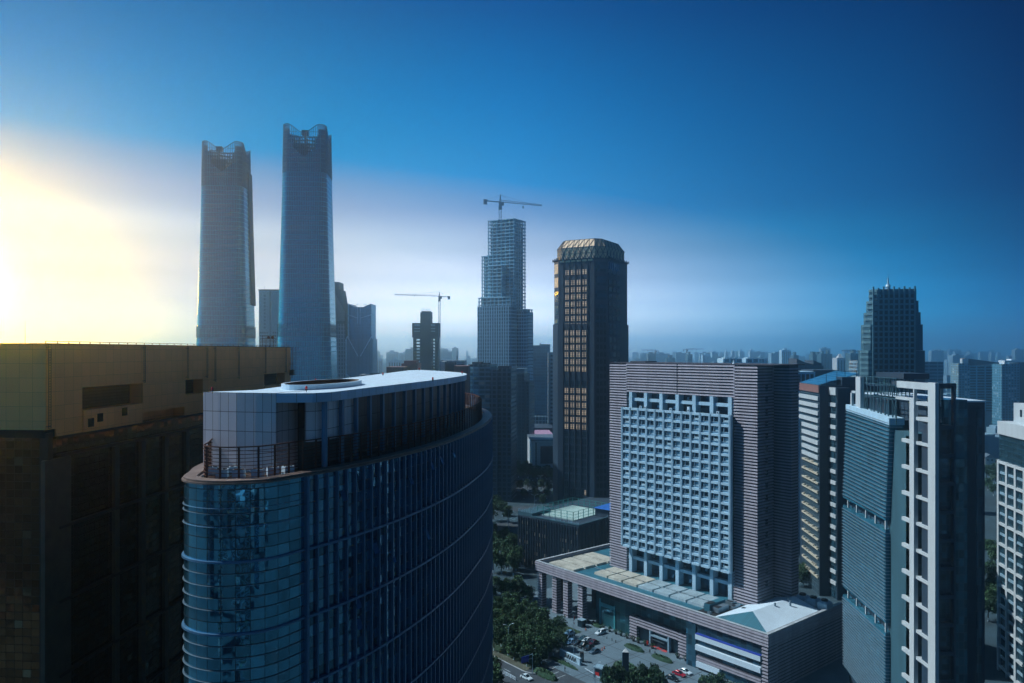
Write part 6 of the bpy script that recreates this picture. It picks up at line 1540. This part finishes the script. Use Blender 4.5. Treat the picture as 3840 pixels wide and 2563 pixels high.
def lamp(label, x, y, h, arms, rz, z0=0, r=.1):
    o = thing('street_lamp', label, 'street lamp', (x, y, z0), rz); bm = MB(); bm.tube((0, 0, 0), (0, 0, .8), r * 1.7, r * 1.4, 8); bm.tube((0, 0, .8), (0, 0, h * .86), r * 1.15, r * .8, 8); bm.build('pole', M['mullion'], o)
    for s1, L in arms:
        bm = MB(); pts = [(0, 0, h * .86), (s1 * L * .15, 0, h * .93), (s1 * L * .45, 0, h * .975), (s1 * L, 0, h)]
        for p, q in zip(pts, pts[1:]): bm.tube(p, q, r * .7, r * .6, 6)
        arm = bm.build('arm', M['mullion'], o); bm = MB(); bm.hexa([(s1 * L * .95, -.14, h - .05), (s1 * (L + .75), -.14, h + .05), (s1 * (L + .75), .14, h + .05), (s1 * L * .95, .14, h - .05)], [(s1 * L * .95, -.1, h + .07), (s1 * (L + .7), -.1, h + .14), (s1 * (L + .7), .1, h + .14), (s1 * L * .95, .1, h + .07)]); bm.build('lamp_head', M['white'], arm)
D = 234.6; lamp('tall curved lamp post beside the gatehouse at the bottom', PX(2231, D), D, 9.2, ((1, 1.2),), .2)
D = 269; lamp('double-armed street lamp rising out of the grove', PX(1907, D), D, 8.8, ((1, 1.3), (-1, 1.3)), .3, r=.14)
for k, (px, py, h) in enumerate(((1908, 1990, 12.5), (2005, 1918, 11), (2026, 1838, 11), (1985, 1845, 10))):
    x, y = PG(px, py); lamp(('double street lamp left of the dark podium block', 'double street lamp just above the dark podium block', 'lamp on the avenue below the mall, right one', 'lamp on the avenue below the mall, left one')[k], x, y, h, ((1, 1.6), (-1, 1.6)), 0, r=.13)
x, y = PG(2151, 2456); o = thing('flagpole', 'thin tall flagpole with a limp red flag by the car park', 'flagpole', (x, y, 0)); bm = MB(); bm.tube((0, 0, 0), (0, 0, 13.4), .07, .04, 8); bm.tube((0, 0, 0), (0, 0, .4), .3, .2, 8); bm.build('pole', M['mullion'], o)
bm = MB(); q = [(.05, 0), (.32, .08), (.2, -.1), (.42, .05), (.25, .02)]
for k in range(8): z1, z0 = 13.2 - k * .32, 13.2 - (k + 1) * .32; w1, w0 = .38 - .02 * k + .1 * math.sin(k), .38 - .02 * (k + 1) + .1 * math.sin(k + 1); bm.hexa([(.05, -.05, z0), (w0, .1 * math.sin(k * 2), z0), (w0, .06 + .1 * math.sin(k * 2), z0), (.05, .05, z0)], [(.05, -.05, z1), (w1, .1 * math.sin(k * 2 - 2), z1), (w1, .06 + .1 * math.sin(k * 2 - 2), z1), (.05, .05, z1)])
bm.build('flag', M['red'], o)
x, y = PG(2346, 2518); o = thing('stone_pylon', 'tall triangular pylon with a pale narrow edge in the forecourt', 'pylon sign', (x, y, 0), -.15); bm = MB(); P_ = [(-1.0, -1.05), (1.05, -.95), (.75, .55), (-.75, .75)]; bm.hexa([(*p, 0) for p in P_], [(*p, 6.6) for p in P_]); bm.build('shaft', M['navy2'], o)
bm = MB(); bm.box(-1.14, -1.0, -1.1, -.6, 0, 6.6); bm.build('pale_edge', M['white'], o); bm = MB(); bm.hexa([(*p, 6.6) for p in P_], [(.0, .1, 7.4), (.1, .1, 7.4), (.1, .2, 7.4), (.0, .2, 7.4)]); bm.build('cap', M['cream'], o)
x, y = PG(2250, 2538); o = thing('gatehouse', 'small dark gatehouse booth with a red panel at the car park entrance', 'gatehouse', (x, y, 0), -R(35)); bm = MB(); bm.box(-1.5, 1.4, -1.3, 1.3, 0, 3.0); bm.build('booth', M['dglass'], o); bm = MB(); bm.box(-1.7, 1.6, -1.5, 1.5, 3.0, 3.3); bm.build('roof', M['mullion'], o)
bm = MB(); bm.box(-1.2, .4, -1.4, -1.32, .7, 1.8); bm.build('red_panel', M['red'], o); bm = MB(); bm.box(-1.5, .8, -1.44, -1.3, .1, .65); bm.box(-1.5, -1.35, -1.44, -1.3, .65, 3.0); bm.build('white_trim', M['white'], o)
x, y = PG(2228, 2540); x2, y2 = PG(2193, 2519); o = thing('barrier_arm', 'white barrier arm pointing left from the gatehouse', 'barrier', (x, y, 0)); bm = MB(); bm.box(-.25, .25, -.25, .25, 0, 1.2); bm.build('post', M['mullion'], o); bm = MB(); bm.bar((0, 0, 1.05), (x2 - x, y2 - y, 1.1), .16); bm.build('arm', M['white'], o)
x, y = PG(1997, 2527); o = thing('road_sign', 'blue road sign hanging on an arm from a pale pole beside the road', 'road sign', (x, y, 0)); bm = MB(); bm.tube((0, 0, 0), (0, 0, 6.6), .12, .1, 8); bm.build('pole', M['mullion'], o)
bm = MB(); bm.bar((0, 0, 6.4), (-1.5, .2, 5.8), .1); bm.bar((0, 0, 5.0), (-1.5, .2, 4.6), .1); bm.build('arm', M['mullion'], o)
bm = MB(); bm.hexa([(-3.7, .15, 3.2), (-1.2, .15, 3.9), (-1.2, .25, 3.9), (-3.7, .25, 3.2)], [(-3.7, .15, 5.2), (-1.2, .15, 6.1), (-1.2, .25, 6.1), (-3.7, .25, 5.2)]); bm.build('sign_board', M['blue'], o)
p0, p1 = PG(2098, 2460), PG(2174, 2497); dx, dy = p1[0] - p0[0], p1[1] - p0[1]; Lw = math.hypot(dx, dy); o = thing('stone_sign_wall', 'low pale stone wall with raised dark strokes beside the grove', 'sign wall', (*p0, 0), math.atan2(dy, dx)); bm = MB(); bm.box(0, Lw, 0, .6, 0, 2.2); bm.box(-.1, Lw + .1, -.1, .7, 2.2, 2.35); bm.build('wall', M['concrete'], o)
bm = MB()
for k in range(5):
    x = 3 + k * (Lw - 5) / 4.6; bm.bar((x, -.06, .5), (x + .35, -.06, 1.8), .16); bm.bar((x + .9, -.06, .5), (x + .55, -.06, 1.8), .16)
    if k % 2: bm.bar((x + .2, -.06, 1.8), (x + .8, -.06, 1.8), .14)
bm.build('raised_strokes', M['black'], o)
x, y = PG(2182, 2482); o = thing('light_pillar', 'dark gate pillar with a pale vertical strip at the end of the sign wall', 'pillar', (x, y, 0)); bm = MB(); bm.box(-.6, .6, -.6, .6, 0, 3.2); bm.build('shaft', M['black'], o); bm = MB(); bm.box(-.12, .12, -.68, -.6, .3, 2.9); bm.build('pale_strip', M['cream'], o)
a0_, a1_2 = HT.w(40, -52.2), HT.w(49.5, -52.4); o = thing('road_barrier', 'white metal barrier fence along the middle of the road', 'barrier', (a0_[0], a0_[1], 0), math.atan2(a1_2[1] - a0_[1], a1_2[0] - a0_[0])); bm = MB(); Lb = 9.5
for k in range(5): bm.box(k * Lb / 4 - .08, k * Lb / 4 + .08, -.08, .08, 0, 1.25)
for z in (.35, .8, 1.2): bm.bar((0, 0, z), (Lb, 0, z), .09)
bm.build('fence', M['white'], o)
x, y = PG(2181, 2350); o = thing('guard_booth', 'dark glass guard booth beside the portico steps', 'booth', (x, y, 0), ROT); bm = MB(); bm.box(-1.2, 1.2, -1, 1, 0, 2.6); bm.build('booth', M['dglass'], o); bm = MB(); bm.box(-1.4, 1.4, -1.2, 1.2, 2.6, 2.8); bm.build('roof', M['mullion'], o)
for k in range(8):
    x, y = PG(2178 + k * 8 + (k % 2) * 3, 2326 + (k % 3) * 5 + k * 1.5); o = thing('parked_scooter', 'dark scooter in the row parked under the hotel portico', 'scooter', (x, y, .02), RV + .1 * k, 'scooters under the portico'); bm = MB(); bm.hexa([(-.6, -.18, .35), (.3, -.18, .3), (.3, .18, .3), (-.6, .18, .35)], [(-.7, -.16, .85), (0, -.14, .75), (0, .14, .75), (-.7, .16, .85)]); bm.bar((.3, 0, .3), (.62, 0, 1.05), .12); bm.bar((.6, -.35, 1.05), (.6, .35, 1.05), .06); bm.build('body', [M['black'], M['navy2'], M['black']][k % 3], o)
    bm = MB(); bm.tube((-.55, -.06, .28), (-.55, .06, .28), .28, .28, 12); bm.build('wheel', M['tyre'], o); bm = MB(); bm.tube((.6, -.06, .28), (.6, .06, .28), .28, .28, 12); bm.build('wheel', M['tyre'], o)
for k, (px, py) in enumerate(((2448, 2424), (2471, 2433), (2494, 2442))):
    x, y = PG(px, py); o = thing('red_mat', ('red mat at the left door of the hotel entrance', 'red mat at the middle door of the hotel entrance', 'red mat at the right door of the hotel entrance')[k], 'mat', (x, y, .03), ROT); bm = MB(); bm.box(-1.1, 1.1, -1, 1, 0, .03); bm.build('mat', M['redmat'], o)
x, y = PG(2428, 2420); o = thing('red_stand', 'small red stand at the left of the hotel doors', 'stand', (x, y, .02), ROT); bm = MB(); bm.box(-.4, .4, -.06, .06, .3, 1.5); bm.box(-.05, .05, -.3, .3, 0, .3); bm.build('board', M['red'], o)
# ================================================================ people
def person(label, px, py, rz, stride, cloth):
    x, y = PG(px, py); o = thing('person', label, 'person', (x, y, .02), rz)
    V = [(0, 0, .95, .13), (0, 0, 1.2, .14), (0, 0, 1.42, .13), (0, 0, 1.5, .055), (0, .02, 1.6, .085), (0, .02, 1.7, .075)]; E = [(0, 1), (1, 2), (2, 3), (3, 4), (4, 5)]
    for s in (-1, 1):
        st = stride * s; i = len(V); V += [(s * .1, 0, .88, .095), (s * .1, st * .22 + .03, .48, .065), (s * .1, st * .42 - .04, .08, .045), (s * .1, st * .42 + .14, .04, .04)]; E += [(0, i), (i, i + 1), (i + 1, i + 2), (i + 2, i + 3)]
        i = len(V); V += [(s * .2, 0, 1.4, .06), (s * .25, -st * .12, 1.12, .045), (s * .26, -st * .28 + .06, .88, .032), (s * .26, -st * .3 + .08, .82, .03)]; E += [(2, i), (i, i + 1), (i + 1, i + 2), (i + 2, i + 3)]
        for f in range(4): j = len(V); fy = -.03 + .02 * f; V += [(s * .26, -st * .3 + .08 + fy, .78, .009), (s * .25, -st * .3 + .09 + fy, .72 + .006 * abs(f - 1), .008)]; E += [(i + 3, j), (j, j + 1)]
        j = len(V); V += [(s * .24, -st * .3 + .12, .8, .01), (s * .235, -st * .3 + .14, .76, .009)]; E += [(i + 3, j), (j, j + 1)]
    me = bpy.data.meshes.new('body'); me.from_pydata([v[:3] for v in V], E, []); me.materials.append(cloth); b_ = bpy.data.objects.new('body', me); COL.objects.link(b_); b_.parent = o
    b_.modifiers.new('skin', 'SKIN'); 
    for k, v in enumerate(V): me.skin_vertices[0].data[k].radius = (v[3], v[3])
    me.skin_vertices[0].data[0].use_root = True; sb = b_.modifiers.new('smooth', 'SUBSURF'); sb.levels = sb.render_levels = 1
    bm = MB()
    for k in range(12):
        for j in range(4):
            def sp(a_, e_): return (.088 * math.cos(a_) * math.cos(e_), .02 - .012 + .10 * math.sin(a_) * math.cos(e_), 1.68 + .095 * math.sin(e_))
            a1, a2, e1, e2 = [6.2832 * k / 12, 6.2832 * (k + 1) / 12, 1.5708 * j / 4, 1.5708 * (j + 1) / 4]; bm.face([sp(a1, e1), sp(a2, e1), sp(a2, e2), sp(a1, e2)])
    bm.build('hair', M['black'], o)
    bm = MB(); bm.hexa([(-.05, .09, 1.55), (.05, .09, 1.55), (.06, .06, 1.53), (-.06, .06, 1.53)], [(-.06, .10, 1.69), (.06, .10, 1.69), (.07, .06, 1.7), (-.07, .06, 1.7)]); bm.hexa([(-.012, .10, 1.60), (.012, .10, 1.60), (.012, .09, 1.60), (-.012, .09, 1.60)], [(-.008, .125, 1.615), (.008, .125, 1.615), (.006, .10, 1.65), (-.006, .10, 1.65)]); bm.build('face', M['skin'], o)
person('person in dark clothes walking left of another in front of the hotel entrance', 2436.8, 2453, 2.4, .7, M['cloth']); person('person in dark clothes walking right behind, next to the oval hedge', 2456.4, 2460, 2.4, -.7, M['navy2']); person('person in dark clothes crossing the shaded drive mouth near the sign wall', 2118.4, 2520, 1.0, .7, M['cloth'])

# ================================================================ air
hz = bpy.data.materials.new('haze'); hz.use_nodes = True; t = hz.node_tree; t.nodes.clear()
pv = t.nodes.new('ShaderNodeVolumePrincipled'); pv.inputs['Color'].default_value = (.63, .90, 1.0, 1); pv.inputs['Density'].default_value = 3.8e-4; pv.inputs['Anisotropy'].default_value = .93
ot = t.nodes.new('ShaderNodeOutputMaterial'); t.links.new(pv.outputs[0], ot.inputs['Volume'])
b = MB(); b.box(-12400, 12400, -12400, 12400, -1.2, 309); o = b.build('haze', hz); tag(o, 'thin blue haze filling the air over the city', 'haze', kind='stuff')
